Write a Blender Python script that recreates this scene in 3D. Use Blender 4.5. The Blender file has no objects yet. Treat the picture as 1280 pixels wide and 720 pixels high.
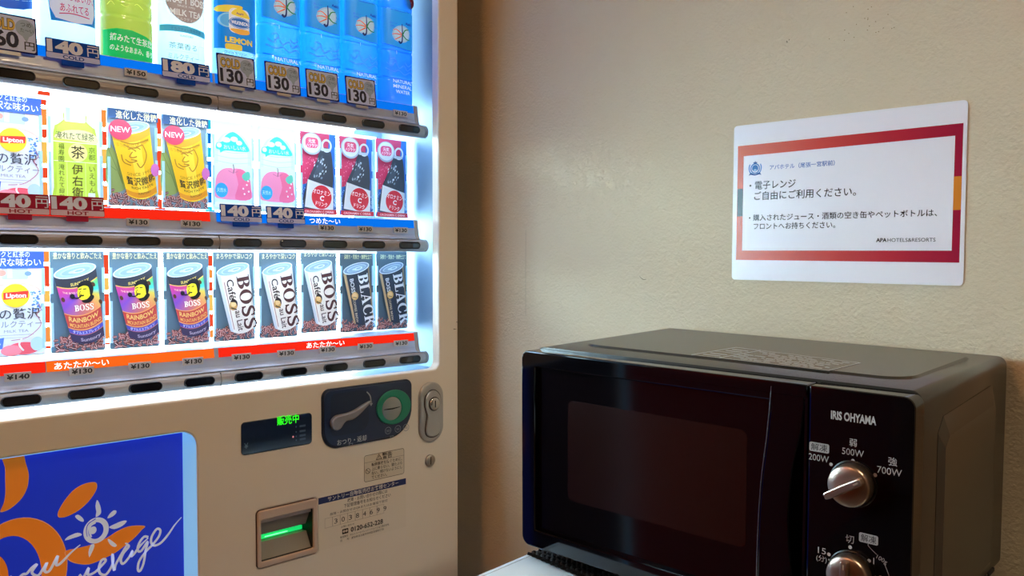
import bpy, bmesh, math, random
from mathutils import Vector, Matrix
from mathutils.geometry import tessellate_polygon

# ------------------------------------------------------------------ camera, world, exposure
H = 1.25                      # camera height above the floor
YV = 1.17816                  # plane of the vending machine's front
XW = 1.07408                  # plane of the right-hand wall
scene = bpy.context.scene
COL = scene.collection

def setup_camera():
    f, yaw, pitch, roll = 1059.06, 0.782638, 0.0350582, 0.00147489
    F = Vector((math.cos(yaw)*math.cos(pitch), math.sin(yaw)*math.cos(pitch), -math.sin(pitch)))
    R = Vector((math.sin(yaw), -math.cos(yaw), 0.0))
    U = R.cross(F)
    R2 = R*math.cos(roll) + U*math.sin(roll)
    U2 = U*math.cos(roll) - R*math.sin(roll)
    cd = bpy.data.cameras.new('camera')
    cd.sensor_fit = 'HORIZONTAL'; cd.sensor_width = 36.0; cd.lens = f/1280*36.0
    cd.clip_start = 0.02; cd.clip_end = 50
    co = bpy.data.objects.new('camera', cd); COL.objects.link(co)
    m = Matrix.Identity(4)
    for i in range(3):
        m[i][0] = R2[i]; m[i][1] = U2[i]; m[i][2] = -F[i]
    m[0][3], m[1][3], m[2][3] = 0, 0, H
    co.matrix_world = m
    scene.camera = co
setup_camera()

w = bpy.data.worlds.new('world'); scene.world = w; w.use_nodes = True
w.node_tree.nodes['Background'].inputs[0].default_value = (1.0, 0.62, 0.36, 1)
w.node_tree.nodes['Background'].inputs[1].default_value = 0.0
vs = scene.view_settings
vs.view_transform = 'Standard'; vs.look = 'None'; vs.exposure = 0.0; vs.gamma = 1.0; vs.use_curve_mapping = False

WARM = (1.0, 0.47, 0.19)      # colour of the room's ceiling lamps
CEIL_STRENGTH = 30.0
NEUTRAL = (1.0, 0.74, 0.48)   # unseen lamp added to brighten the machine's front
NEUTRAL_STRENGTH = 150.0
CARD_GLOW = 0.18              # the display cards are backlit prints
TUBE = 1.5                   # lamp strips inside the display
TUBE_COL = (0.80, 0.95, 1.0)
FRONT_TUBE = 17.0
PANEL = 53.0
TOP_PANEL = 9.5               # the sheet behind the bottles is dimmer                   # backlit rear panel of the display

# ------------------------------------------------------------------ materials
def lin(h):
    h = h.lstrip('#')
    v = [int(h[i:i+2], 16)/255 for i in (0, 2, 4)]
    return tuple((c/12.92 if c <= .04045 else ((c+.055)/1.055)**2.4) for c in v) + (1.0,)
_M = {}
def mat(col, rough=.5, metal=0., emit=0., spec=.5, name=None, coat=0.):
    key = (col, rough, metal, emit, spec, coat)
    if key in _M: return _M[key]
    m = bpy.data.materials.new(name or ('paint_' + str(col).strip('#'))); m.use_nodes = True
    b = m.node_tree.nodes['Principled BSDF']
    c = lin(col) if isinstance(col, str) else (*col, 1.0)
    b.inputs['Base Color'].default_value = c
    b.inputs['Roughness'].default_value = rough
    b.inputs['Metallic'].default_value = metal
    b.inputs['Specular IOR Level'].default_value = spec
    if coat: b.inputs['Coat Weight'].default_value = coat; b.inputs['Coat Roughness'].default_value = .05
    if emit:
        b.inputs['Emission Color'].default_value = c
        b.inputs['Emission Strength'].default_value = emit
    _M[key] = m
    return m
def new_mat(name):
    m = bpy.data.materials.new(name); m.use_nodes = True
    nt = m.node_tree
    return m, nt, nt.nodes['Principled BSDF'], nt.links

def noise_bump(nt, b, scale, strength, dist=.002, detail=6, coord='Object', stretch=None):
    tc = nt.nodes.new('ShaderNodeTexCoord')
    src = tc.outputs[coord]
    if stretch:
        mp = nt.nodes.new('ShaderNodeMapping'); mp.inputs['Scale'].default_value = stretch
        nt.links.new(src, mp.inputs[0]); src = mp.outputs[0]
    n = nt.nodes.new('ShaderNodeTexNoise'); n.inputs['Scale'].default_value = scale; n.inputs['Detail'].default_value = detail
    nt.links.new(src, n.inputs['Vector'])
    bp = nt.nodes.new('ShaderNodeBump'); bp.inputs['Strength'].default_value = strength; bp.inputs['Distance'].default_value = dist
    nt.links.new(n.outputs['Fac'], bp.inputs['Height'])
    nt.links.new(bp.outputs['Normal'], b.inputs['Normal'])
    return n, bp, src

def plaster(name, c1, c2):
    m, nt, b, L = new_mat(name)
    n, bp, src = noise_bump(nt, b, 240, .5, .0022, 5)
    n2 = nt.nodes.new('ShaderNodeTexNoise'); n2.inputs['Scale'].default_value = 60; n2.inputs['Detail'].default_value = 3
    n2.inputs['Distortion'].default_value = 1.2
    L.new(src, n2.inputs['Vector'])
    ad = nt.nodes.new('ShaderNodeMath'); ad.operation = 'ADD'
    L.new(n.outputs['Fac'], ad.inputs[0]); L.new(n2.outputs['Fac'], ad.inputs[1]); L.new(ad.outputs[0], bp.inputs['Height'])
    n3 = nt.nodes.new('ShaderNodeTexNoise'); n3.inputs['Scale'].default_value = 2.2; n3.inputs['Detail'].default_value = 4
    L.new(src, n3.inputs['Vector'])
    r = nt.nodes.new('ShaderNodeValToRGB'); r.color_ramp.elements[0].color = lin(c1); r.color_ramp.elements[1].color = lin(c2)
    r.color_ramp.elements[0].position = .3; r.color_ramp.elements[1].position = .7
    L.new(n3.outputs['Fac'], r.inputs[0]); L.new(r.outputs[0], b.inputs['Base Color'])
    b.inputs['Roughness'].default_value = .85; b.inputs['Specular IOR Level'].default_value = .2
    return m

def textured(name, c, rough, scale, strength, dist=.0005, metal=0., spec=.55):
    m, nt, b, L = new_mat(name)
    b.inputs['Base Color'].default_value = lin(c); b.inputs['Roughness'].default_value = rough
    b.inputs['Metallic'].default_value = metal; b.inputs['Specular IOR Level'].default_value = spec
    noise_bump(nt, b, scale, strength, dist)
    return m

def translucent(name, c, gloss=.1, t=.6, clear=0.):
    """light passes through: translucent + diffuse + a little shine"""
    m = bpy.data.materials.new(name); m.use_nodes = True; nt = m.node_tree; nt.nodes.clear(); L = nt.links
    o = nt.nodes.new('ShaderNodeOutputMaterial')
    tr = nt.nodes.new('ShaderNodeBsdfTranslucent'); tr.inputs[0].default_value = lin(c)
    df = nt.nodes.new('ShaderNodeBsdfDiffuse'); df.inputs[0].default_value = lin(c)
    m1 = nt.nodes.new('ShaderNodeMixShader'); m1.inputs[0].default_value = 1-t
    L.new(tr.outputs[0], m1.inputs[1]); L.new(df.outputs[0], m1.inputs[2])
    last = m1
    if clear:
        tp = nt.nodes.new('ShaderNodeBsdfTransparent'); tp.inputs[0].default_value = lin(c)
        m3 = nt.nodes.new('ShaderNodeMixShader'); m3.inputs[0].default_value = clear
        L.new(m1.outputs[0], m3.inputs[1]); L.new(tp.outputs[0], m3.inputs[2]); last = m3
    gl = nt.nodes.new('ShaderNodeBsdfGlossy'); gl.inputs['Roughness'].default_value = .12
    m2 = nt.nodes.new('ShaderNodeMixShader'); m2.inputs[0].default_value = gloss
    L.new(last.outputs[0], m2.inputs[1]); L.new(gl.outputs[0], m2.inputs[2]); L.new(m2.outputs[0], o.inputs[0])
    return m

def emitter(name, col, strength):
    m = bpy.data.materials.new(name); m.use_nodes = True; nt = m.node_tree; nt.nodes.clear()
    o = nt.nodes.new('ShaderNodeOutputMaterial'); e = nt.nodes.new('ShaderNodeEmission')
    e.inputs[0].default_value = (*col, 1) if not isinstance(col, str) else lin(col); e.inputs[1].default_value = strength
    nt.links.new(e.outputs[0], o.inputs[0])
    return m

# ------------------------------------------------------------------ mesh builder; local axes: x right, y up, z out of the face
class MB:
    def __init__(s): s.v = []; s.f = []; s.m = []; s.mats = []; s.smooth = []
    def mi(s, m):
        if m not in s.mats: s.mats.append(m)
        return s.mats.index(m)
    def add(s, verts, faces, m, smooth=False):
        n = len(s.v); s.v += [tuple(p) for p in verts]
        k = s.mi(m)
        for f in faces: s.f.append([n+i for i in f]); s.m.append(k); s.smooth.append(smooth)
    def box(s, x0, x1, y0, y1, z0, z1, m):
        v = [(x, y, z) for z in (z0, z1) for y in (y0, y1) for x in (x0, x1)]
        s.add(v, [(0, 2, 3, 1), (4, 5, 7, 6), (0, 1, 5, 4), (2, 6, 7, 3), (0, 4, 6, 2), (1, 3, 7, 5)], m)
    def prism(s, loops, z0, z1, m, inset=0.0, bev=0.0):
        """loops[0] outline, the rest holes, in (x, y); from z0 back to z1 front; bev softens the front outline"""
        flat = [p for l in loops for p in l]
        tris = tessellate_polygon([[Vector((p[0], p[1], 0)) for p in l] for l in loops])
        fr = flat; zf = z1
        s.add([(p[0], p[1], z0) for p in flat], [tuple(reversed(t)) for t in tris], m)
        n = 0
        rings = []
        for li, l in enumerate(loops):
            k = len(l)
            area = sum(l[i][0]*l[(i+1) % k][1]-l[(i+1) % k][0]*l[i][1] for i in range(k))
            inward = (1 if area > 0 else -1)*(1 if li == 0 else -1)
            ring = []
            for i in range(k):
                a, b_, c = Vector(l[i-1]), Vector(l[i]), Vector(l[(i+1) % k])
                d = (c-a)
                if d.length < 1e-9: d = Vector((1, 0))
                d.normalize(); nr = Vector((-d.y, d.x))*inward
                ring.append(b_+nr*bev)
            rings.append(ring)
            steps = [(l, z0), (l, z1-bev)]
            if bev:
                mid = [Vector(p)*.7+Vector(q)*.3 for p, q in zip(l, ring)]
                steps += [(mid, z1-bev*.3), (ring, z1)]
            for (A, za), (B, zb) in zip(steps, steps[1:]):
                vv = [(p[0], p[1], za) for p in A]+[(p[0], p[1], zb) for p in B]
                ff = [(i, (i+1) % k, k+(i+1) % k, k+i) if (area > 0) == (li == 0) else (i, k+i, k+(i+1) % k, (i+1) % k) for i in range(k)]
                s.add(vv, ff, m, smooth=k > 12)
        flat2 = [p for r in rings for p in r]
        s.add([(p[0], p[1], z1) for p in flat2], tris, m)
    def sweep(s, prof, x0, x1, m, smooth=False, caps=True):
        """closed profile of (z, y) swept along x"""
        k = len(prof)
        v = [(x0, y, z) for z, y in prof]+[(x1, y, z) for z, y in prof]
        s.add(v, [(i, (i+1) % k, k+(i+1) % k, k+i) for i in range(k)], m, smooth)
        if caps:
            t = tessellate_polygon([[Vector((z, y, 0)) for z, y in prof]])
            s.add(v[:k], [tuple(q) for q in t], m); s.add(v[k:], [tuple(reversed(q)) for q in t], m)
    def lathe(s, prof, m, c=(0, 0, 0), n=32, axis='z', smooth=True):
        """prof of (radius, height along the axis)"""
        v = []; f = []
        for r, h in prof:
            for i in range(n):
                a = 2*math.pi*i/n; x, y = r*math.cos(a), r*math.sin(a)
                p = (x, y, h) if axis == 'z' else (x, h, -y)
                v.append((p[0]+c[0], p[1]+c[1], p[2]+c[2]))
        for j in range(len(prof)-1):
            for i in range(n):
                f.append((j*n+i, j*n+(i+1) % n, (j+1)*n+(i+1) % n, (j+1)*n+i))
        f.append(tuple(reversed(range(n)))); f.append(tuple((len(prof)-1)*n+i for i in range(n)))
        s.add(v, f, m, smooth)
    def tube(s, pts, r, m, n=6):
        pts = [Vector(p) for p in pts]; v = []; f = []
        for i, p in enumerate(pts):
            d = (pts[min(i+1, len(pts)-1)]-pts[max(i-1, 0)]).normalized()
            a = d.orthogonal().normalized() if abs(d.z) > .9 else d.cross(Vector((0, 0, 1))).normalized()
            b_ = d.cross(a)
            for k in range(n):
                t = 2*math.pi*k/n; v.append(p+a*r*math.cos(t)+b_*r*math.sin(t))
        for i in range(len(pts)-1):
            for k in range(n): f.append((i*n+k, i*n+(k+1) % n, (i+1)*n+(k+1) % n, (i+1)*n+k))
        f.append(tuple(range(n))); f.append(tuple((len(pts)-1)*n+k for k in range(n)))
        s.add(v, f, m, True)
    def build(s, name, parent=None, bevel=0., off=None, segs=2):
        me = bpy.data.meshes.new(name)
        me.from_pydata(s.v, [], s.f)
        for m in s.mats: me.materials.append(m)
        me.polygons.foreach_set('material_index', s.m)
        me.polygons.foreach_set('use_smooth', s.smooth)
        me.update()
        o = bpy.data.objects.new(name, me); COL.objects.link(o)
        if parent is not None: o.parent = parent
        if off: o.location = off
        if bevel:
            bm = bmesh.new(); bm.from_mesh(me); bmesh.ops.remove_doubles(bm, verts=bm.verts, dist=1e-6); bm.to_mesh(me); bm.free()
            md = o.modifiers.new('soft_edges', 'BEVEL'); md.width = bevel; md.segments = segs; md.limit_method = 'ANGLE'; md.angle_limit = math.radians(40)
            md.harden_normals = False
        return o

def rr(x0, y0, x1, y1, r, n=6):
    """rounded rectangle, counter-clockwise; r one radius or four (bottom-left, bottom-right, top-right, top-left)"""
    rs = r if isinstance(r, (tuple, list)) else (r,)*4
    out = []
    for (cx, cy, a0), q in zip(((x0, y0, 180), (x1, y0, 270), (x1, y1, 0), (x0, y1, 90)), rs):
        px = cx+q if cx == x0 else cx-q; py = cy+q if cy == y0 else cy-q
        if q <= 0: out.append((cx, cy)); continue
        for i in range(n+1):
            a = math.radians(a0+90*i/n); out.append((px+q*math.cos(a), py+q*math.sin(a)))
    return out
def ell(cx, cy, rx, ry=None, rot=0, n=28, a0=0, a1=360):
    ry = rx if ry is None else ry; c, s = math.cos(math.radians(rot)), math.sin(math.radians(rot)); out = []
    full = abs(a1-a0) >= 360
    for i in range(n if full else n+1):
        a = math.radians(a0+(a1-a0)*i/n); x, y = rx*math.cos(a), ry*math.sin(a)
        out.append((cx+x*c-y*s, cy+x*s+y*c))
    return out
def smooth_path(pts, n=4, closed=False):
    """Catmull-Rom through the points"""
    out = []; k = len(pts)
    rng = range(k if closed else k-1)
    for i in rng:
        p0 = pts[(i-1) % k] if closed or i > 0 else pts[0]
        p1, p2 = pts[i], pts[(i+1) % k]
        p3 = pts[(i+2) % k] if closed or i+2 < k else pts[-1]
        for j in range(n):
            t = j/n
            out.append(tuple(.5*((2*b)+(c-a)*t+(2*a-5*b+4*c-d)*t*t+(3*b-a-3*c+d)*t**3) for a, b, c, d in zip(p0, p1, p2, p3)))
    if not closed: out.append(tuple(pts[-1]))
    return out

_T = {}
def glyphs(s, bold, res=2):
    if any(0x3400 <= ord(ch) <= 0x9fff for ch in s): bold = min(bold, .008)     # dense characters fill in when thickened
    elif any(0x3000 <= ord(ch) for ch in s): bold = min(bold, .012)
    if len(s) < 16 and all(ord(ch) < 0x100 for ch in s): res = 3
    key = (s, bold)
    if key not in _T:
        c = bpy.data.curves.new('lettering', 'FONT'); c.body = s; c.size = 1; c.resolution_u = res; c.offset = bold
        o = bpy.data.objects.new('lettering', c); COL.objects.link(o)
        dg = bpy.context.evaluated_depsgraph_get(); e = o.evaluated_get(dg); me = e.to_mesh()
        vs_ = [(v.co.x, v.co.y) for v in me.vertices]; fs = [tuple(p.vertices) for p in me.polygons]
        e.to_mesh_clear(); bpy.data.objects.remove(o); bpy.data.curves.remove(c)
        _T[key] = (vs_, fs)
    return _T[key]

class Art:
    """flat print in millimetres, laid on an MB a hair above z0; surf(x, y) gives the height of a curved surface"""
    def __init__(s, mb, z0, ox=0., oy=0., surf=None, rough=.45, dz=2.5e-5, scale=.001, emit=0.):
        s.mb, s.z, s.ox, s.oy, s.surf, s.rough, s.dz, s.k, s.emit = mb, z0, ox, oy, surf, rough, dz, scale, emit
    def M(s, c):
        return c if not isinstance(c, str) else mat(c, s.rough, emit=s.emit)
    def put(s, pts, faces, c):
        s.z += s.dz
        vv = []
        for x, y in pts:
            X, Y = x*s.k+s.ox, y*s.k+s.oy
            vv.append((X, Y, s.z+(s.surf(X, Y) if s.surf else 0)))
        s.mb.add(vv, faces, s.M(c))
    def poly(s, pts, c, holes=()):
        pts = [tuple(p) for p in pts]
        if s.surf and not holes:
            def cut(q, ax, lim, sg):
                o = []
                for n_ in range(len(q)):
                    p0, p1 = q[n_-1], q[n_]; d0, d1 = sg*(p0[ax]-lim), sg*(p1[ax]-lim)
                    if (d0 >= 0) != (d1 >= 0):
                        t = d0/(d0-d1); o.append((p0[0]+(p1[0]-p0[0])*t, p0[1]+(p1[1]-p0[1])*t))
                    if d1 >= 0: o.append(p1)
                return o
            g = 3.0; P = []; Fc = []
            def span(q, ax):
                v = [p[ax] for p in q]; return int(math.floor(min(v)/g)), int(math.ceil(max(v)/g))
            a0, a1 = span(pts, 0)
            for i in range(a0, a1):
                col = cut(cut(pts, 0, i*g, 1), 0, (i+1)*g, -1) if len(pts) > 2 else []
                if len(col) < 3: continue
                b0, b1 = span(col, 1)
                for k in range(b0, b1):
                    q = cut(col, 1, k*g, 1)
                    q = cut(q, 1, (k+1)*g, -1) if len(q) > 2 else []
                    if len(q) < 3: continue
                    n = len(P); P += q
                    Fc += [tuple(n+t for t in tri) for tri in tessellate_polygon([[Vector((x, y, 0)) for x, y in q]])]
            s.put(P, Fc, c); return
        loops = [pts]+[list(h) for h in holes]
        tris = tessellate_polygon([[Vector((x, y, 0)) for x, y in l] for l in loops])
        s.put([p for l in loops for p in l], [tuple(t) for t in tris], c)
    def rect(s, x0, y0, x1, y1, c, r=0): s.poly(rr(x0, y0, x1, y1, r, 4) if r else [(x0, y0), (x1, y0), (x1, y1), (x0, y1)], c)
    def frame(s, x0, y0, x1, y1, wd, c, r=0):
        s.poly(rr(x0, y0, x1, y1, r, 4), c, [rr(x0+wd, y0+wd, x1-wd, y1-wd, max(r-wd, 0), 4)])
    def ell(s, cx, cy, rx, ry, c, rot=0, n=28): s.poly(ell(cx, cy, rx, ry, rot, n), c)
    def stroke(s, pts, wd, c, n=4, taper=None):
        p = smooth_path(pts, n) if n > 1 else pts; L_, R_ = [], []
        for i in range(len(p)):
            a, b = p[max(i-1, 0)], p[min(i+1, len(p)-1)]
            dx, dy = b[0]-a[0], b[1]-a[1]; l = math.hypot(dx, dy) or 1
            t = i/max(1, len(p)-1); h = wd/2*(taper(t) if taper else 1)
            L_.append((p[i][0]-dy/l*h, p[i][1]+dx/l*h)); R_.append((p[i][0]+dy/l*h, p[i][1]-dx/l*h))
        k = len(p)
        s.put(L_+R_, [(i, i+1, k+i+1, k+i) for i in range(k-1)], c)
    def text(s, t, x, y, size, c, wd=None, align='c', bold=0.0, rot=0, warp=None, shear=0.):
        vs_, fs = glyphs(t, bold)
        if not vs_: return
        x0 = min(v[0] for v in vs_); x1 = max(v[0] for v in vs_); W = x1-x0
        sx = wd/W if wd else size
        o = {'c': -W/2, 'l': 0, 'r': -W}[align]
        ca, sa = math.cos(math.radians(rot)), math.sin(math.radians(rot)); P = []
        for vx, vy in vs_:
            a, b = (vx-x0+o)*sx+shear*vy*size, vy*size
            if warp: a, b = warp(a, b)
            P.append((x+a*ca-b*sa, y+a*sa+b*ca))
        s.put(P, fs, c)
    def serif(s, t, x, y, h, c, wd, rot=0, align='l'):
        """bold Roman capitals with thick and thin strokes; h is the capitals' height"""
        def half(cx, cy, ro, ri, y0, y1, n=12):       # a bowl: right half of a ring, heavy at the side
            o = [(cx+ro*math.sin(math.pi*i/n), y0+(y1-y0)*(1-math.cos(math.pi*i/n))/2) for i in range(n+1)]
            e = .075; q = [(cx+ri*math.sin(math.pi*i/n), y0+e+(y1-y0-2*e)*(1-math.cos(math.pi*i/n))/2) for i in range(n+1)]
            return o+q[::-1]
        def bar(x0, x1, y0, y1): return [(x0, y0), (x1, y0), (x1, y1), (x0, y1)]
        G = {
         'B': (.66, [bar(.0, .34, 0, .07), bar(.0, .34, .93, 1), bar(.09, .28, 0, 1), bar(.2, .36, .485, .555), half(.30, 0, .36, .15, 0, .55), half(.30, 0, .31, .12, .48, 1)]),
         'O': (.78, [('ring', ell(.37, .5, .37, .52, 0, 28), ell(.37, .5, .19, .46, 0, 28))]),
         'C': (.70, [[(.37+.37*math.cos(math.radians(a_)), .5+.52*math.sin(math.radians(a_))) for a_ in range(42, 325, 10)]+[(.40+.21*math.cos(math.radians(a_)), .5+.46*math.sin(math.radians(a_))) for a_ in range(322, 40, -10)], bar(.58, .65, .62, .98), bar(.60, .66, .08, .30)]),
         'S': (.58, [('path', [(.50, .76), (.42, .92), (.26, .97), (.12, .88), (.10, .72), (.24, .56), (.40, .42), (.46, .26), (.38, .08), (.22, .03), (.08, .10), (.04, .26)], .15), bar(.46, .525, .66, .99), bar(.0, .065, .01, .34)]),
         'L': (.60, [bar(0, .38, 0, .07), bar(0, .38, .93, 1), bar(.09, .28, 0, 1), bar(.2, .56, 0, .07), bar(.50, .56, 0, .30)]),
         'A': (.76, [[(.05, 0), (.12, 0), (.39, .98), (.33, 1.0)], [(.30, 1.0), (.44, 1.0), (.70, 0), (.50, 0)], bar(.18, .56, .30, .37), bar(0, .24, 0, .06), bar(.42, .76, 0, .06)]),
         'K': (.78, [bar(0, .36, 0, .07), bar(0, .36, .93, 1), bar(.09, .28, 0, 1), [(.24, .42), (.30, .40), (.64, .96), (.57, .96)], [(.32, .56), (.44, .66), (.76, 0), (.54, 0)], bar(.48, .76, .94, 1), bar(.46, .78, 0, .06)]),
        }
        adv = [G[ch][0]+.05 for ch in t]; W = sum(adv); k = wd/W; ca, sa = math.cos(math.radians(rot)), math.sin(math.radians(rot)); u = 0 if align == 'l' else -W/2
        T = lambda p: (x+(u+p[0])*k*ca-p[1]*h*sa, y+(u+p[0])*k*sa+p[1]*h*ca)
        for ch, ad in zip(t, adv):
            for g in G[ch][1]:
                if g[0] == 'ring': s.poly([T(p) for p in g[1]], c, [[T(p) for p in g[2]]])
                elif g[0] == 'path': s.stroke([T(p) for p in smooth_path(g[1], 3)], g[2]*(h+k)/2, c, 1, taper=lambda q: .45+.75*math.sin(math.pi*q)**1.2)
                else: s.poly([T(p) for p in g], c)
            u += ad
    def vtext(s, t, x, y, size, c, bold=0., step=None):
        for i, ch in enumerate(t): s.text(ch, x, y-i*(step or size*1.05), size, c, bold=bold)

# ------------------------------------------------------------------ things
def tag(o, label, cat, group=None, kind=None):
    if label: o['label'] = label
    if cat: o['category'] = cat
    if group: o['group'] = group
    if kind: o['kind'] = kind
    return o
def frame_matrix(u, v, w_, p):
    m = Matrix.Identity(4)
    for i in range(3): m[i][0], m[i][1], m[i][2], m[i][3] = u[i], v[i], w_[i], p[i]
    return m
def empty(name, m, label, cat, group=None):
    o = bpy.data.objects.new(name, None); COL.objects.link(o); o.empty_display_size = .05; o.matrix_world = m
    return tag(o, label, cat, group)
def VM(x, z, out=0.):        # a frame on the vending machine's front at world x, height z above the camera
    return frame_matrix((1, 0, 0), (0, 0, 1), (0, -1, 0), (x, YV-out, z+H))
def copy_thing(o, m, label, group=None):
    c = o.copy(); COL.objects.link(c); c.matrix_world = m; c['label'] = label
    if group: c['group'] = group
    for ch in list(o.children):
        d = ch.copy(); COL.objects.link(d); d.parent = c
        for g in ch.children:
            e = g.copy(); COL.objects.link(e); e.parent = d
    return c
def struct(o): o['kind'] = 'structure'; return o

# ------------------------------------------------------------------ the room
wall_paint = plaster('plaster_wallpaper', '#dccfb4', '#d6c7ab')
dark_mark = mat('#6d6250', .8)
CEIL = 2.70; XL, YB, YF = -2.6, 1.98, -2.4
mb = MB()     # right-hand wall: local x = -Y, y = up, z = -X
mb.box(-YB-.1, -YF+.1, 0, CEIL, -.1, 0, wall_paint)
a = Art(mb, 0.0002, 0, H, scale=1)
a.stroke([(-.7885, -.0275), (-.7840, -.0312), (-.7795, -.0326), (-.7750, -.0318)], .0009, dark_mark, taper=lambda t: .4+.6*math.sin(math.pi*t))
a.stroke([(-1.0340, .05), (-1.0342, -.02), (-1.0338, -.10)], .0005, mat('#a3967c', .8))
for px, py in ((-.5485, .2915), (-.5478, .2902), (-.545, .293)): a.ell(px, py, .0010, .0006, dark_mark, rot=40, n=8)
rnd = random.Random(4)
for i in range(22):
    a.ell(-.445+rnd.gauss(0, .022), .295+rnd.gauss(0, .014), .0006, .0008, mat('#9c8460', .8), rot=rnd.uniform(0, 180), n=6)
o = struct(mb.build('wall_right')); o.matrix_world = frame_matrix((0, -1, 0), (0, 0, 1), (-1, 0, 0), (XW, 0, 0))
def wall(name, x0, x1, y0, y1, m, z0=0, z1=CEIL):
    b = MB(); b.box(x0, x1, y0, y1, z0, z1, m); return struct(b.build(name))
red_reflected = textured('red_reflection_wall', '#c4240e', .45, 40, .1)  # unseen red wall added so the oven door reflects red
wall('wall_back', -.14, XW+.1, YB, YB+.1, wall_paint)
dim_wall = textured('brown_far_wall', '#7a5a3e', .7, 30, .1)
wall('wall_left', XL-.1, XL, YF, YB, dim_wall)
wall('wall_front', XL-.1, XW, YF-.1, YF, dim_wall)
wall('wall_alcove', XL, -.14, 1.32, 1.42, red_reflected)
floor_m = textured('floor_carpet', '#4e3c2e', .9, 300, .4, .003)
wall('floor', XL-.1, XW+.1, YF-.1, YB+.1, floor_m, -.05, 0)
wall('ceiling', XL-.1, XW+.1, YF-.1, YB+.1, mat('#a8937a', .9, name='ceiling_paint'), CEIL, CEIL+.05)
lamp_glow = emitter('warm_lamp_glow', WARM, CEIL_STRENGTH)
def ceiling_light(x, y, s, label, lamp_glow):
    m = frame_matrix((1, 0, 0), (0, 0, -1), (0, 1, 0), (x, y, CEIL))   # local y points down
    e = empty('ceiling_light', frame_matrix((1, 0, 0), (0, -1, 0), (0, 0, -1), (x, y, CEIL)), label, 'ceiling light', 'ceiling lights out of the picture')
    b = MB(); b.prism([rr(-s-.03, -s-.03, s+.03, s+.03, .02), rr(-s, -s, s, s, .01)], 0, .03, mat('#e8e4da', .5), bev=.004); b.build('lamp_frame', e)
    b = MB(); b.prism([rr(-s, -s, s, s, .01)], 0, .018, lamp_glow); b.build('lamp_diffuser', e)
ceiling_light(-.85, .80, .20, 'square warm ceiling light over the middle of the room', lamp_glow)
ceiling_light(.82, -.72, .11, 'small unseen ceiling light added to brighten the machine front', emitter('added_lamp_glow', NEUTRAL, NEUTRAL_STRENGTH))

# ------------------------------------------------------------------ vending machine
cream = textured('machine_cream_enamel', '#ebe2d2', .38, 900, .05, .0003)
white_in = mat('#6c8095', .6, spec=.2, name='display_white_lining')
OX = .47
vm = empty('vending_machine', VM(OX, -H), 'cream drinks vending machine with brightly lit display and blue lower poster', 'vending machine')
OFF = (-OX, H, 0)
LIP = .050                     # the door's face stands this far in front of the price rails
KF = (YV-LIP)/YV               # sizes below are measured on the rails' plane; the nearer face is smaller by this
def vpart(b, name, bevel=0.):  # a part inside the display recess
    return b.build(name, vm, bevel, OFF)
def fpart(b, name, bevel=0.):  # a part on the door's face
    o = b.build(name, vm, bevel, (-OX, H, LIP)); o.scale = (KF, KF, KF); return o
XR, XLM, TOP = 1.04285, -.10, .58
OPX, OPZ = .9968, -.2013       # right and lower edge of the display opening
DEP = .170
# front door with its openings
b = MB()
outer = rr(XLM, -H/KF+.06, XR, TOP, .006, 3)
op_disp = rr(-.055, OPZ, OPX, .545, (.008, .014, .008, .008))
op_post = rr(-.092, -.80, .5395, -.2488, (.008, .008, .022, .008))
op_bill = rr(.6325, -.4760, .7392, -.3862, .006)
b.prism([outer, op_disp, op_post, op_bill], -.018, 0, cream, bev=.003)
for x, z, s in ((1.0395, -.118, .0012), (1.0335, -.131, .0016), (1.0370, -.1315, .001)):
    Art(b, .0002, 0, 0, scale=1).ell(x, z, s*1.6, s*.5, mat('#4a3d30', .7), rot=-8, n=8)
fpart(b, 'door_panel')
b = MB(); b.box(XLM, XR, -H/KF+.02, TOP, -.74, -.242, cream); b.box(XLM, XLM+.02, -H/KF+.02, TOP, -.243, -.018, cream); b.box(XR-.0018, XR, -H/KF+.02, TOP, -.243, -.018, cream); b.box(XLM+.02, XR-.0018, TOP-.02, TOP, -.243, -.018, cream); b.box(XLM+.02, XR-.0018, -H/KF+.02, -H/KF+.3, -.243, -.018, cream); b.box(XLM+.04, XR-.04, -H/KF, -H/KF+.03, -.70, -.05, mat('#3a3733', .6)); fpart(b, 'cabinet', .004)
# display recess lining
b = MB()
x0, x1, z0, z1 = -.055, OPX, OPZ, .545
t = .0015
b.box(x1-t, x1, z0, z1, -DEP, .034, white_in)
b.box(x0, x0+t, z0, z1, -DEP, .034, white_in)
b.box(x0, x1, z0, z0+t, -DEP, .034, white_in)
b.box(x0, x1, z1-t, z1, -DEP, .034, white_in); b.box(-.02, .86, z1-.006, z1-t, -.0135, -.0040, emitter('added_top_strip', TUBE_COL, FRONT_TUBE))  # unseen top strip added for the upper rail's crease highlight
vpart(b, 'display_lining')
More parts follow.
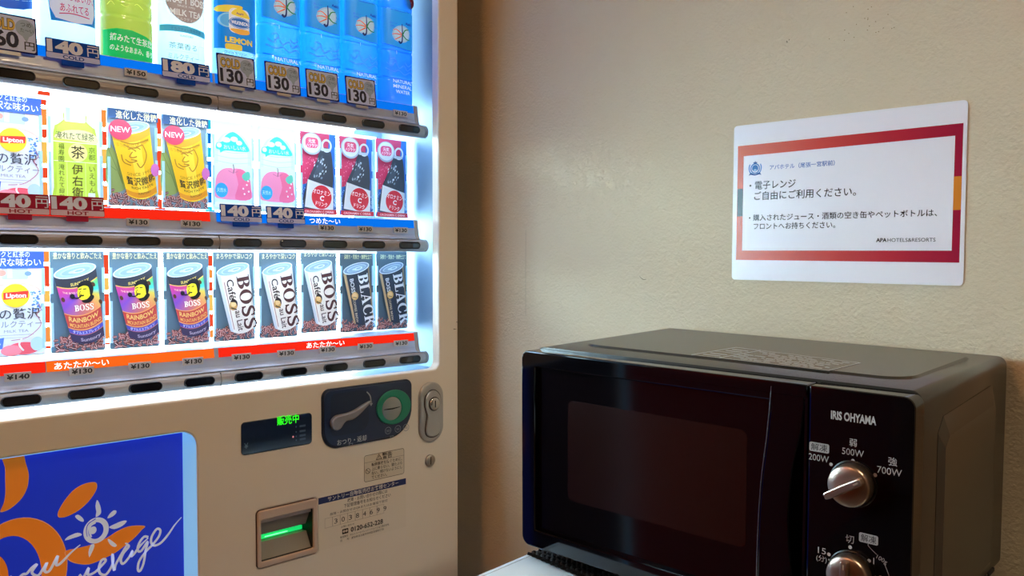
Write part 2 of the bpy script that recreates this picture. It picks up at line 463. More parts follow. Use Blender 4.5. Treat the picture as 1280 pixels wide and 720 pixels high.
# the backlit rear panel, one sheet per row, with its printed colour blocks
back_glow = emitter('display_backlight', (.62, .90, 1.0), PANEL)
top_glow = emitter('bottle_row_backlight', (.60, .90, 1.0), TOP_PANEL)
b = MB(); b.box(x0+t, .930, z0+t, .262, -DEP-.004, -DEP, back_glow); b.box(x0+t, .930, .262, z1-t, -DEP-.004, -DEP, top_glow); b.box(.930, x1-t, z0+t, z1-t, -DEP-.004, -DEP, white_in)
a = Art(b, -DEP, 0, 0, scale=1)
orange_p, red_p, yel_p = emitter('orange_backlit_print', '#ff9a4a', 1.0), emitter('red_backlit_print', '#f4502f', 1.0), emitter('yellow_backlit_print', '#ffc860', 1.0)
cy_p, bl_p = emitter('cyan_backlit_print', '#27c8e8', 1.0), emitter('blue_backlit_print', '#1478d8', 1.0)
for row, zb in ((2, .075), (3, -.125)):
    for k in range(10):
        xx = (.3305+.0772*(k-.5))*(YV+DEP)/(YV+.0765)
        cold = row == 2 and k >= 4
        z = zb*1.07-.02; rs = random.Random(k*7+row)
        i = 0
        while z < zb*1.07+.145:
            h = rs.uniform(.018, .04)
            if k in ((1, 2, 3, 4) if row == 2 else (1, 2, 4)): a.rect(xx-.0085, z, xx+.0085, z+h-.005, (cy_p, bl_p)[i % 2] if cold else (red_p, orange_p, red_p, yel_p)[i % 4])
            z += h; i += 1
vpart(b, 'rear_panel')

# ---- price rails
ZC = (.2363, .0337, -.1667)
rail_grey = mat('#b4c2dc', .30, name='rail_grey_plastic')
crease_m = mat('#b4c2dc', .16, name='rail_crease_plastic')
bar_grey = mat('#988f8c', .35, name='button_bar_plastic')
btn_m = mat('#0c0e16', .12, name='button_dark_plastic', coat=.5)
btn_rim = mat('#1d1d22', .4)
tube_m = emitter('display_lamp_strip', TUBE_COL, TUBE)
front_tube = emitter('rail_lamp_strip', TUBE_COL, FRONT_TUBE)
band_blue = emitter('blue_backlit_band', '#0a78f4', .95); band_red = emitter('red_backlit_band', '#fb2b16', 1.0)
band_org = emitter('orange_backlit_band', '#ff6a1c', 1.0)  # red band where its lamp shines brightest, put in as orange
white_lit = mat('#ffffff', .4, emit=1.0, name='white_backlit_lettering')
SEAM = .5770
def price_tag(rail, x, z, s, wd=.030, tilt=0):
    q = MB(); q.box(x-wd/2, x+wd/2, z-.0052, z+.0052, -.0075, -.0050, mat('#c9c9cd', .35))
    Art(q, -.0050, x, z).text(s, 0, -2.9, 8.4, '#1b1b24', wd=wd*1000*.86, bold=.03)
    q.build('price_tag', rail)
for ri, zc in enumerate(ZC):
    b = MB()
    arc = [(-.0085+.0075*(1-math.cos(math.radians(q_*15))), zc+.0080-.0075*math.sin(math.radians(q_*15))) for q_ in range(7)]
    prof = [(-.0012, zc), (-.0060, zc), (-.0088, zc+.0080), (-.0125, zc+.0335), (-.0150, zc+.0345), (-.1640, zc+.0345), (-.1640, zc+.0310), (-.0180, zc+.0310), (-.0120, zc-.003), (-.0040, zc-.003)]
    b.sweep(prof, -.05, .9485, rail_grey)
    b.sweep(prof, .9487, .9575, bar_grey)
    for u0_, u1_ in ((-.05, .9485),):
        b.add([(u_, y_, z_) for z_, y_ in arc for u_ in (u0_, u1_)], [(2*q_, 2*q_+1, 2*q_+3, 2*q_+2) for q_ in range(6)], crease_m, True)
    bar = []
    for i in range(9):
        an = math.radians(80-160*i/8); bar.append((-.0055+.0095*math.cos(an), zc-.0115+.0112*math.sin(an)))
    bar += [(-.0150, zc-.0215), (-.0150, zc-.002)]
    b.sweep(bar, -.05, SEAM-.0006, bar_grey, False); b.sweep(bar, SEAM+.0006, .9625, bar_grey, False)
    b.box(SEAM-.0007, SEAM+.0007, zc-.021, zc-.002, -.014, .0015, mat('#2a2420', .6))
    cap = [(-.0055+(z_+.0055)*.86, zc-.0115+(y_-zc+.0115)*.86) for z_, y_ in bar]
    b.sweep(cap, .9625, .9636, mat('#5d544b', .5))
    b.sweep(bar, .9636, .9690, bar_grey); b.sweep([(z_*.7-.002, zc-.0115+(y_-zc+.0115)*.8) for z_, y_ in bar], .9690, .9722, bar_grey)
    rail = vpart(b, 'price_rail')
    # lamp strip under the bar
    q = MB(); q.box(-.02, .900, zc-.0255, zc-.0218, -.0700, -.0560, tube_m); q.box(-.02, .820, zc-.0240, zc-.0218, -.0135, -.0040, front_tube); q.build('lamp_strip', rail)
    # coloured backlit band along the rail's top
    def band(u0, u1, m, txt=()):
        q = MB()
        zt, zb_ = zc+.0330, zc+.0195
        zf = lambda z: -.0085-(z-zc-.0075)*.004/.026+.0007
        q.add([(u0, zb_, zf(zb_)), (u1, zb_, zf(zb_)), (u1, zt, zf(zt)), (u0, zt, zf(zt)), (u0, zb_, zf(zb_)-.001), (u1, zb_, zf(zb_)-.001), (u1, zt, zf(zt)-.001), (u0, zt, zf(zt)-.001)],
              [(0, 1, 2, 3), (0, 4, 5, 1), (3, 2, 6, 7), (0, 3, 7, 4), (1, 5, 6, 2)], m)
        for s_, cx_, wd_ in txt:
            Art(q, zf(zb_)+.0001, cx_, zc+.0262).text(s_, 0, -3.9, 10.5, white_lit, wd=wd_, bold=.035)
        q.build('colour_band', rail)
    if ri == 0:
        band(-.05, SEAM-.002, band_blue); band(SEAM+.002, .9475, band_blue)
    elif ri == 1:
        band(-.05, SEAM-.008, band_red); band(SEAM+.002, .9475, band_blue, [('つめた～い', .7635, 58)])
    else:
        band(-.05, .3460, band_red); band(.3475, SEAM-.004, band_org, [('あたたか～い', .3900, 68)]); band(SEAM+.003, .9475, band_red, [('あたたか～い', .7635, 72)])
    for k in range(9):
        cx_ = .3135+.0766*k
        q = MB()
        q.prism([rr(cx_-.0228, zc-.0176, cx_+.0228, zc-.0050, .0062), rr(cx_-.0215, zc-.0166, cx_+.0215, zc-.0060, .0052)], -.004, .0064, btn_rim, bev=.0008)
        q.prism([rr(cx_-.0215, zc-.0166, cx_+.0215, zc-.0060, .0052)], -.004, .0056, btn_m, bev=.0008)
        q.build('selection_button', rail)
    for k in range(9):
        cx_ = .3130+.0752*k
        if ri == 0 and k in (2, 8): price_tag(rail, cx_, zc+.0150, '¥150' if k == 2 else '¥130')
        if ri == 1 and k in (2, 3, 6, 7, 8): price_tag(rail, cx_, zc+.0150, '¥130')
        if ri == 2: price_tag(rail, cx_, zc+.0175, '¥140' if k == 0 else '¥130')

# ---- lower poster panel
poster_blue = mat('#1a35c8', .3, emit=.36, name='poster_blue_print')
b = MB()
bz = mat('#8fd0ff', .25, emit=.55, name='poster_lit_bezel')  # glow stands in for poster light caught in the clear edge
PD = -.022
outl = rr(-.092, -.80, .5395, -.2488, (.008, .008, .022, .008)); inl = rr(-.0915, -.79, .5290, -.2500, (.004, .004, .003, .004))
b.prism([outl, inl], PD-.002, PD+.001, bz)
k = len(outl)
b.add([(p[0], p[1], -.001) for p in outl]+[(p[0], p[1], PD+.001) for p in inl], [(i, (i+1) % k, k+(i+1) % k, k+i) for i in range(k)], bz)
fpart(b, 'poster_bezel')
b = MB(); b.box(.235, .5395, -.80, -.2488, PD-.006, PD-.0005, poster_blue); b.box(-.092, .235, -.80, -.2488, PD-.006, PD-.0005, mat('#0b0d14', .3, name='dark_reflection_panel'))  # dark unseen part added to keep the oven door's reflection black
a = Art(b, PD-.0005, emit=.25)
O_, P_, E_ = '#ee8420', '#d7def2', '#e8a070'
petals = dict(
 A=[(320,-251),(324,-263),(327,-276),(327,-285),(325,-296),(319,-307),(310,-315),(302,-319),(295,-319),(299,-309),(301,-296),(301,-281),(301,-265),(299,-251)],
 B=[(362,-340),(362,-334),(369,-322),(380,-310),(392,-304),(403,-303),(409,-305),(410,-311),(407,-318),(399,-328),(387,-337),(373,-342),(365,-342)],
 C=[(371,-388),(388,-388),(406,-387),(422,-383),(436,-377),(450,-374),(465,-376),(473,-379),(468,-383),(459,-391),(446,-399),(432,-406),(414,-411),(399,-413),(386,-409),(376,-403),(371,-395)])
ring_c = (313, -404)
outer_e = ell(ring_c[0], ring_c[1], 58, 71, 0, 48); inner_e = ell(ring_c[0]-10, ring_c[1]-6, 37.5, 57, 0, 40)
a.poly([(x, y) for x, y in ell(ring_c[0], ring_c[1], 59, 72, 0, 48)], E_, [ell(ring_c[0], ring_c[1], 58, 71, 0, 48)])
a.poly(outer_e, O_, [inner_e])
a.poly(ell(283, -404, 19.5, 33), O_)
for nm, pts in petals.items():
    sp = smooth_path(pts, 3, True); cx_ = sum(p[0] for p in sp)/len(sp); cy_ = sum(p[1] for p in sp)/len(sp)
    a.poly([(cx_+(x-cx_)*1.025, cy_+(y-cy_)*1.025) for x, y in sp], E_); a.poly(sp, O_)
# white sun emblem
a.poly(ell(408.5, -369.5, 16.5, 17.6, 0, 36), P_, [ell(408.2, -369.6, 9.8, 11.3, 0, 30)])
a.ell(404.4, -368.3, 4.6, 5.2, P_)
a.stroke([(397.0,-375.5),(396.0,-367),(398.5,-358.5),(408,-353.5)], 1.3, poster_blue, taper=lambda t: .5+.5*t)
a.stroke([(402,-377),(400,-369),(401.5,-361.5),(408,-358.6)], 2.4, P_)
for pts in ([(410,-328),(413,-333),(415,-341),(415,-347),(412,-350),(408,-351),(409,-344),(408,-336)], [(423,-356),(426,-351),(431,-347),(435,-348),(435,-351),(432,-354),(427,-356)],
            [(426,-368),(433,-366),(442,-364),(449,-365),(446,-369),(440,-372),(432,-373),(426,-370)], [(423,-385),(426,-386),(431,-391),(435,-396),(433,-398),(429,-396),(425,-391)],
            [(402,-387),(406,-388),(405,-393),(402,-399),(399,-404),(398,-397),(400,-390)], [(390,-370),(389,-372),(381,-373),(369,-374),(372,-370),(378,-368),(385,-367)],
            [(382,-344),(386,-343),(391,-348),(393,-352),(392,-354),(388,-352),(384,-348)]):
    a.poly(smooth_path(pts, 2, True), P_)
for pts in ([(290,-404),(296,-412),(305,-405),(306,-414),(318,-406),(323,-406),(329,-400),(335,-397),(329,-406),(336,-412),(342,-405),(347,-398),(344,-408),(350,-409),(360,-392),(358,-403),(363,-403),(376,-392),(388,-384)],
            [(386,-424),(391,-429),(398,-418),(397,-427),(406,-426),(415,-419),(420,-414),(418,-411),(414,-413),(411,-422),(413,-430),(420,-433),(427,-425),(430,-416),(429,-407),(429,-417),(431,-430),(433,-423),(439,-413),(445,-404),(449,-398),(446,-396)],
            [(448,-398),(451,-402),(444,-409),(440,-418),(443,-424),(451,-417),(456,-409),(454,-416),(458,-414),(466,-405),(478,-396)],
            [(478,-395),(472,-393),(465,-401),(463,-410),(468,-412),(477,-401),(474,-413),(471,-430),(466,-440),(463,-437),(465,-426),(474,-415),(485,-406),(493,-397),(495,-389),(490,-386),(483,-395),(482,-404),(487,-409),(496,-407),(506,-398),(516,-386),(526,-377)]):
    a.stroke(pts, 3.4, P_, 5, taper=lambda t: 1 if t < .9 else 1-(t-.9)*6)
fpart(b, 'poster')

# ---- status display
navy = mat('#14223f', .16, name='navy_smoked_plastic', coat=.6)
b = MB(); b.prism([rr(.6085, -.2970, .7300, -.2470, .006)], -.002, .0015, navy, bev=.001)
a = Art(b, .0016)
green = mat('#2dff1e', .5, emit=1.1, name='green_led')
a.text('販売中', 687, -258.4, 15.5, green, wd=38, bold=.004)
for sx_, zz in ((701, -266), (701, -274), (701, -281), (701, -287)):
    a.ell(sx_, zz, 1.1, 1.3, '#3c5a82'); a.rect(sx_+6, zz-1.6, sx_+17, zz+1.6, '#34486c', .5)
a.ell(695.5, -281, 1.3, 1.5, mat('#ff9aa0', .5, emit=1.))
a.text('¥', 616, -287, 12, '#5b6f8c', bold=0)
fpart(b, 'status_display')

# ---- coin panel: lever, coin slot
b = MB()
panel_navy = mat('#1a2a4c', .3, name='coin_panel_navy', coat=.3)
b.prism([rr(.7478, -.3118, .9318, -.2125, (.030, .050, .013, .014), 10)], -.002, .003, mat('#101a30', .3), bev=.002)
b.prism([rr(.7510, -.3085, .9290, -.2155, (.028, .047, .011, .012), 10)], .002, .0042, panel_navy, bev=.001)
a = Art(b, .0043)
a.poly(rr(.763*1000, -291, 838, -221, (8, 20, 14, 10), 6), '#15233f')
a.text('おつり・返却', 804, -311+4.6, 10.6, '#c8cbd0', wd=58, bold=.01)
a.stroke([(834, -225), (841, -233), (843, -247)], 2.0, '#a9adb4'); a.poly([(839.5, -245), (846.5, -245.5), (842.6, -250.5)], '#a9adb4')
for cx_ in (878, 899, 917): a.poly(ell(cx_, -297, 6.6, 6.2), '#8d97a8', [ell(cx_, -297, 5.8, 5.4)])
a.text('500', 878, -299.4, 6, '#8d97a8', wd=8); a.text('50', 899, -299.4, 6, '#8d97a8', wd=6); a.text('10', 917, -299.4, 6, '#8d97a8', wd=6)
for cx_ in (801.5, 886): a.poly([(cx_-4, -314+4), (cx_-4, -307), (cx_+4, -307), (cx_+4, -310), (cx_+2.6, -310), (cx_+2.6, -308.2), (cx_-2.6, -308.2), (cx_-2.6, -310)], '#7d8797')
cp = fpart(b, 'coin_panel')
steel = textured('brushed_steel', '#a8a49c', .34, 700, .15, .0003, metal=.9)
zincs = textured('cast_zinc', '#b9b5ae', .36, 500, .2, .0003, metal=.85)
b = MB()
lev = [(.7600,-.2665),(.7625,-.2760),(.7700,-.2805),(.7775,-.2780),(.7835,-.2712),(.7900,-.2672),(.8010,-.2665),(.8130,-.2610),(.8260,-.2515),(.8375,-.2420),(.8360,-.2405),(.8200,-.2460),(.8050,-.2520),(.7900,-.2550),(.7720,-.2560),(.7640,-.2600)]
b.prism([smooth_path(list(reversed(lev)), 3, True)[::-1]], .006, .0135, mat('#8d8a8c', .35, metal=.3), bev=.0025)
b.lathe([(.006, .003), (.006, .008)], mat('#55565a', .4), (.770, -.268, 0), 16)
b.build('return_lever', cp)
b = MB(); teal = mat('#1f8468', .4, name='teal_ring_plastic')
b.prism([ell(.8895, -.2575, .0365, .0300, 0, 40), ell(.8850, -.2595, .0210, .0200, 0, 32)], .0035, .0075, teal, bev=.0015)
b.lathe([(.0210, .0035), (.0210, .0058), (.0196, .0066), (0.0001, .0066)], steel, (.8850, -.2595, 0), 36)
b.prism([smooth_path([(.8690, -.2600), (.8850, -.2610), (.9010, -.2590), (.9015, -.2580), (.8850, -.2585), (.8690, -.2588)], 2, True)], .0066, .0069, mat('#060606', .8))
b.build('coin_slot', cp)
# ---- lock plate
b = MB()
b.prism([rr(.9475, -.3310, 1.0025, -.2230, .0265, 12)], -.001, .006, zincs, bev=.003)
lp = fpart(b, 'lock_plate')
b = MB()
neck = [(.9560,-.2620),(.9585,-.2480),(.9670,-.2385),(.9760,-.2360),(.9850,-.2390),(.9935,-.2480),(.9955,-.2620),(.9930,-.2730),(.9905,-.2830),(.9925,-.2950),(.9945,-.3080),(.9900,-.3190),(.9760,-.3235),(.9620,-.3190),(.9580,-.3080),(.9600,-.2950),(.9620,-.2830),(.9590,-.2730)]
b.prism([smooth_path(list(reversed(neck)), 3, True)], .0055, .0068, mat('#3d3a36', .5, metal=.5))
cxn, cyn = .9758, -.28
b.prism([smooth_path([(cxn+(x-cxn)*.93, cyn+(y-cyn)*.965) for x, y in reversed(neck)], 3, True)], .006, .0095, zincs, bev=.002)
b.build('lock_handle', lp)
b = MB(); b.lathe([(.0128, .009), (.0128, .0102)], mat('#2e2b28', .5), (.977, -.262, 0), 28); b.lathe([(.0112, .009), (.0112, .0120), (.0100, .0128), (.0001, .0128)], mat('#c9c6c0', .25, metal=.9), (.977, -.262, 0), 28)
b.box(.9760, .9780, -.2680, -.2560, .0127, .0130, mat('#0a0a0a', .8)); b.build('lock_cylinder', lp)
b = MB(); b.lathe([(.0108, -.001), (.0108, .0030), (.0098, .0042), (.0001, .0042)], zincs, (.9735, -.3655, 0), 28); b.box(.9727, .9743, -.3725, -.3585, .0041, .0045, mat('#0a0a0a', .8)); fpart(b, 'small_lock')

# ---- stickers
ink = '#2b2520'
b = MB(); clear_st = mat('#d9cfba', .3, name='clear_sticker')
b.prism([rr(.8305, -.3795, .9160, -.3335, .004)], 0, .0003, clear_st)
a = Art(b, .00031)
a.frame(830.8, -379.2, 915.7, -333.8, .7, '#4a4036', 4); a.rect(831, -346.6, 915.5, -346.2, '#4a4036')
a.poly([(855, -345), (868, -345), (861.5, -335)], ink, [[(857, -344), (866, -344), (861.5, -337)]]); a.rect(861, -342.2, 862, -339, ink); a.rect(861, -343.6, 862, -342.8, ink)
a.text('警告', 879, -344.6, 11.5, ink, wd=21, bold=.03)
for i, s_ in enumerate(('転倒事故を防ぐために、', '上に乗らない、寝たぶら', 'ない、傾けないようにし', 'てください。')):
    a.text(s_, 846, -354-7.3*i, 6.6, ink, wd=65 if i < 3 else 32, align='l', bold=.015)
a.poly(ell(838.3, -361, 5, 4.6), ink, [ell(838.3, -361, 4.2, 3.8)]); a.stroke([(835, -358), (841.6, -364)], .8, ink, 1)
fpart(b, 'warning_sticker')
b = MB(); pap = mat('#e8dfce', .35, name='pale_sticker_paper')
b.prism([rr(.7415, -.4745, .9195, -.3880, .001)], 0, .0003, pap)
a = Art(b, .00031)
a.rect(741.5, -398.6, 919.5, -388, '#1b2a63'); a.text('サントリー自動販売機お客様センター', 831, -396.2, 8.6, '#e3e0dc', wd=144, bold=.015)
a.text('故障・お問い合わせの際には', 838, -405.5, 7, ink, wd=82, bold=.01); a.text('下記管理番号をお知らせください', 838, -413.5, 7, ink, wd=96, bold=.01)
a.text('故障・お問合せはQRまたはお電話で受付', 821, -421, 5, ink, wd=116)
for i in range(8):
    a.frame(753+14.8*i, -440, 753+14.8*(i+1), -424, .35, '#8a7c6c')
for i, ch in enumerate('30384699'): a.text(ch, 774+14.2*i, -436.2, 11.5, ink, wd=6.2)
a.text('お問い合わせ', 797, -446, 3.6, ink, wd=26); a.text('0120-652-228', 836, -457, 11, ink, wd=66, bold=.02)
a.rect(786, -457.4, 798, -449, ink, 1); a.ell(789.5, -453, 2.4, 2.2, '#d5cab8'); a.ell(794.5, -453, 2.4, 2.2, '#d5cab8')
a.text('管理責任　サントリービバレッジソリューション株式会社', 832, -463.2, 4, ink, wd=100); a.text('住　　所　愛知県名古屋市中村区名駅四丁目', 826, -468.8, 4, ink, wd=88)
fpart(b, 'service_sticker')

# ---- bill slot
b = MB()
pinkish = mat('#c9b4a4', .4, name='bill_slot_plastic')
bo = rr(.6330, -.4755, .7387, -.3867, .0055)
b.prism([rr(.6325, -.4760, .7392, -.3862, .006), bo], -.012, .0006, mat('#4a3028', .6))
hole = rr(.6395, -.4660, .7305, -.4020, .002)
b.prism([bo, hole], -.012, .0030, pinkish, bev=.002)
b.box(.6395, .7305, -.4660, -.4020, -.042, -.040, mat('#4a443c', .5))
b.box(.7300, .7320, -.4660, -.4020, -.042, 0, mat('#16110d', .6)); b.box(.6380, .6397, -.4660, -.4020, -.042, 0, mat('#8d8074', .6))
b.box(.6395, .7305, -.4670, -.4655, -.042, 0, mat('#1b1713', .6)); b.box(.6395, .7305, -.4080, -.4020, -.042, -.004, pinkish)
b.sweep([(-.008, -.4080), (-.040, -.4080), (-.040, -.4310), (-.020, -.4310)], .6397, .7300, mat('#9b9287', .4)); b.sweep([(-.004, -.4665), (-.040, -.4665), (-.040, -.4440), (-.018, -.4420)], .6397, .7300, mat('#8f877b', .4))
bs = fpart(b, 'bill_slot')
b = MB(); b.box(.6420, .7270, -.4405, -.4345, -.0405, -.026, mat('#12d56a', .4, emit=.9, name='green_slot_light')); b.box(.6600, .7000, -.4385, -.4370, -.0255, -.0250, mat('#8affb8', .4, emit=1.3)); b.build('slot_light', bs)

# ------------------------------------------------------------------ drinks shown in the display
def bean_field(a, x0, x1, y0, y1, seed, n=100):
    r = random.Random(seed)
    for i in range(n):
        x, y = r.uniform(x0+2, x1-2), r.uniform(y0+1, y1)
        if y > y1-3 and r.random() < .4: continue
        rot = r.uniform(0, 180); a.ell(x, y, 3.3, 2.0, r.choice(['#7a3f3c', '#8e4c48', '#5f2e30', '#a05a55']), rot, 8)
        c_, s_ = math.cos(math.radians(rot)), math.sin(math.radians(rot))
        a.stroke([(x-2.8*c_-.5*s_, y-2.8*s_+.5*c_), (x, y), (x+2.8*c_+.4*s_, y+2.8*s_-.4*c_)], .7, r.choice(['#e9c4bd', '#d8a9a2', '#f3ddd6']), 2)

CW, CH = 68., 137.
CAN = [(-30.5, 100), (-27, 86), (-9.6, 15), (-6, 10.5), (2, 8.2), (14, 9), (24, 13), (31.6, 20), (21.9, 113)]
def can_pt(s, t):
    """s across the can 0..1, t up the can 0..1 (curved with the rim)"""
    bl, br, tl, tr = (-9.6, 15), (31.6, 20), (-30.5, 100), (21.9, 113)
    x = (bl[0]*(1-s)+br[0]*s)*(1-t)+(tl[0]*(1-s)+tr[0]*s)*t; y = (bl[1]*(1-s)+br[1]*s)*(1-t)+(tl[1]*(1-s)+tr[1]*s)*t
    return x, y-(1-(2*s-1)**2)*7.5
def can_band(t0, t1, s0=0, s1=1, n=14):
    return [can_pt(s0+(s1-s0)*i/n, t0) for i in range(n+1)]+[can_pt(s1-(s1-s0)*i/n, t1) for i in range(n+1)]
def can_text(a, t, s, tt, h, c, wd, bold=.02):
    """lettering that follows the can's round"""
    x, y = can_pt(s, tt); x0, y0 = can_pt(.0, tt); x1, y1 = can_pt(1., tt)
    ang = math.atan2(y1-y0, x1-x0); L_ = math.hypot(x1-x0, y1-y0)
    vs_, fs = glyphs(t, bold); mx = [v[0] for v in vs_]; m0, m1 = min(mx), max(mx); P = []
    up = (math.cos(ang+math.pi/2-.22), math.sin(ang+math.pi/2-.22))
    for vx, vy in vs_:
        ss = s+((vx-(m0+m1)/2)/(m1-m0))*wd/L_
        px, py = can_pt(ss, tt); P.append((px-vy*h*.12, py+vy*h))
    a.put(P, fs, c)
def can_lid(a, rim='#dfe9f0', lid='#9db4c4'):
    a.ell(-4.6, 108, 27.2, 8.8, rim, 13.5, 36); a.ell(-4.6, 108.2, 25.2, 7.4, lid, 13.5, 36)
    a.ell(-4.0, 108.0, 20, 5.3, '#b6c9d6', 13.5); a.ell(-3.5, 107.8, 18.5, 4.5, '#8fa7b8', 13.5)
    a.poly(ell(-1, 107.8, 9, 2.6, 13.5), '#d5e2ea', [ell(0, 108.2, 5.6, 1.4, 13.5)]); a.ell(-9, 106.3, 4, 1.6, '#c4d3dd', 13.5)

def rainbow_mat():
    m, nt, b_, L = new_mat('rainbow_can_print')
    tc = nt.nodes.new('ShaderNodeTexCoord'); mp = nt.nodes.new('ShaderNodeMapping'); mp.inputs['Location'].default_value = (-.004, -.080, 0)
    L.new(tc.outputs['Object'], mp.inputs[0])
    g = nt.nodes.new('ShaderNodeTexGradient'); g.gradient_type = 'RADIAL'; L.new(mp.outputs[0], g.inputs[0])
    r = nt.nodes.new('ShaderNodeValToRGB'); cr = r.color_ramp
    stops = [(0, '#c03a8a'), (.12, '#7a4ab0'), (.25, '#c86a70'), (.36, '#e09060'), (.47, '#d8c050'), (.53, '#46c8c0'), (.60, '#58c070'), (.74, '#d6a048'), (.86, '#c04a68'), (1, '#c03a8a')]
    cr.elements[0].position = 0; cr.elements[0].color = lin(stops[0][1]); cr.elements[1].position = 1; cr.elements[1].color = lin(stops[-1][1])
    for p, c in stops[1:-1]: e = cr.elements.new(p); e.color = lin(c)
    L.new(g.outputs['Fac'], r.inputs[0]); L.new(r.outputs[0], b_.inputs['Base Color']); b_.inputs['Roughness'].default_value = .4
    L.new(r.outputs[0], b_.inputs['Emission Color']); b_.inputs['Emission Strength'].default_value = CARD_GLOW
    return m
RAINBOW = rainbow_mat()
slate = '#587080'  # card darks are lifted to carry the display's veiling glare
holder_m = mat('#a4c8dc', .2, emit=.3, name='lit_card_holder')  # glow stands in for display light passing through the clear plastic
CARD_Z = (None, .2745, .0745, -.1300); CARD_S = Matrix.Scale(1.035, 4)
def card(name, label, cat, group, draw, col, row, bg=slate, dx=0, wd=CW, dz=0.):
    """printed display card standing in a clear holder"""
    x, z = .3305+.0772*col+dx, CARD_Z[row]+dz
    b = MB(); W = wd/1000
    b.prism([rr(-W/2, 0, W/2, CH/1000, .0015, 3)], -.0009, 0, mat('#8d979d', .5))
    a = Art(b, 0.00002, rough=.4, emit=CARD_GLOW)
    if bg: a.rect(-wd/2+.4, .4, wd/2-.4, CH-.4, bg)
    draw(a)
    o = b.build(name); o.matrix_world = VM(x, z, -.0765) @ CARD_S; tag(o, label, cat, group)
    q = MB()
    for sx in (-1, 1):
        xe = sx*W/2
        for y0, y1 in ((.008, .066), (.078, .112)):
            q.box(min(xe-sx*.0035, xe), max(xe-sx*.0035, xe), y0, y1, .0012, .0020, holder_m)
    q.box(-W/2, W/2, -.0005, .0, -.001, .006, holder_m)
    q.build('clear_holder', o)
    return o
def again(o, col, row, label, dx=0, dz=0.):
    return copy_thing(o, VM(.3305+.0772*col+dx, CARD_Z[row]+dz, -.0765) @ CARD_S, label, o.get('group'))

def milk_tea(a):
    a.rect(-33.5, .5, 33.5, 136.5, '#f3e2d8')
    body = [(-30, 2), (30, 2), (31, 20), (31, 78), (26, 92), (16, 98), (15, 114), (-15, 114), (-16, 98), (-26, 92), (-31, 78), (-31, 20)]
    a.poly(smooth_path(body, 2, True), '#e6ecf2')
    a.rect(-15, 98, 15, 113, '#b9c6da', 2); a.rect(-9, 99, -3, 112, '#d9e2ee'); a.ell(-15, 106, 5, 4, '#e58a78'); a.ell(15, 105, 4, 3, '#7288c4')
    a.poly(ell(0, 80, 30, 14, 0, 30, 0, 180), '#e3b9a6')
    a.poly(ell(0, 79, 29.5, 12, 0, 30, 0, 180), '#eef2f6')
    for i in range(40):
        r = random.Random(i); a.ell(26+r.uniform(-8, 6), 78-r.uniform(-6, 22), 1.3, 1.0, r.choice(['#5a8bd0', '#7fb0e0', '#3d6cb8']), n=7)
    a.ell(0, 77, 16, 15, '#f7c02a'); a.poly([(-14, 72), (14, 74), (15, 83), (-14, 81)], '#d6342a'); a.text('Lipton', .5, 74.6, 7.6, '#ffffff', wd=23, bold=.03)
    a.text('白の贅沢', -3, 48, 15, '#3a3540', wd=62, bold=.01); a.text('ミルクティー', 2, 37, 9.5, '#6b6672', wd=56); a.text('MILK TEA', 0, 30, 5, '#8a8590', wd=28)
    a.rect(-20, 26.4, 20, 26.9, '#9a96a0'); a.rect(-14, 23, 14, 23.4, '#9a96a0')
    a.stroke([(26, 66), (29, 58), (24, 52), (29, 40), (22, 30), (10, 22), (-6, 20)], .9, '#b06a70')
    a.ell(8, 9, 19, 8, '#e0505a'); a.ell(-6, 7, 12, 7, '#ea7a80'); a.ell(24, 14, 8, 9, '#b9d3de'); a.stroke([(6, 22), (3, 14), (8, 6)], 2, '#f6f2f0')
    a.poly([(-32, 8), (-16, 10), (-14, 24), (-30, 22)], '#4a6ab4'); a.poly(ell(-22, 16, 4, 4, 0, 5), '#e8eef6')
    a.rect(-33.5, 112, 33.5, 136.5, '#3157c0'); a.text('ミルクと紅茶の', -6, 126.5, 8.6, '#ffffff', wd=46, bold=.02); a.text('贅沢な味わい', 0, 115.5, 11, '#ffffff', wd=60, bold=.03)
mt = card('drink_display_card', 'milk tea bottle card with pink base at the left end of the bottom row', 'drink display', 'milk tea cards', milk_tea, 0, 3)
again(mt, 0, 2, 'milk tea bottle card with blue heading at the left end of the middle row')

def green_tea(a):
    body = [(-26, 1), (26, 1), (27, 20), (27, 92), (22, 103), (14, 110), (13, 122), (-13, 122), (-14, 110), (-22, 103), (-27, 92), (-27, 20)]
    a.poly(smooth_path(body, 2, True), '#b4cc3c'); a.poly(smooth_path([(x*.86, y) for x, y in body], 2, True), '#c2d64a')
    a.rect(-13, 108, 13, 128, '#e4eef0', 2); a.rect(-11, 109, -6, 126, '#c2d2d8')
    a.poly(smooth_path([(-26, 86), (-12, 96), (12, 98), (26, 92), (27, 82), (0, 84)], 3, True), '#ecdf9c')
    a.text('淹れたて緑茶', 0, 85.6, 10.5, '#3d3a1e', wd=48, bold=.005)
    a.rect(-27, 80.5, 27, 81.4, '#f0f4d8'); a.rect(-27, 55, 27, 55.8, '#f0f4d8')
    a.rect(-11, 4, -10.5, 55, '#dfe8a8'); a.rect(12, 4, 12.5, 55, '#dfe8a8')
    a.ell(3, 68, 12, 12, '#eed98a'); a.text('茶', 3, 61.5, 18, '#2f2c14', bold=.01)
    a.vtext('福寿園', -17.5, 72, 8, '#4b5a1e'); a.vtext('京都', 20.5, 69, 9, '#4f7020')
    a.vtext('伊右衛門', 2, 40, 14.5, '#4b4a1e', bold=.006); a.vtext('いえもん', 20.5, 44, 9, '#4f6420'); a.vtext('淹れたて緑茶', -17.5, 45, 7.6, '#4b5a1e')
    a.rect(15, 5, 24, 15, '#e8eee6', 1); a.ell(-18, 6, 4, 4, '#e09a80')
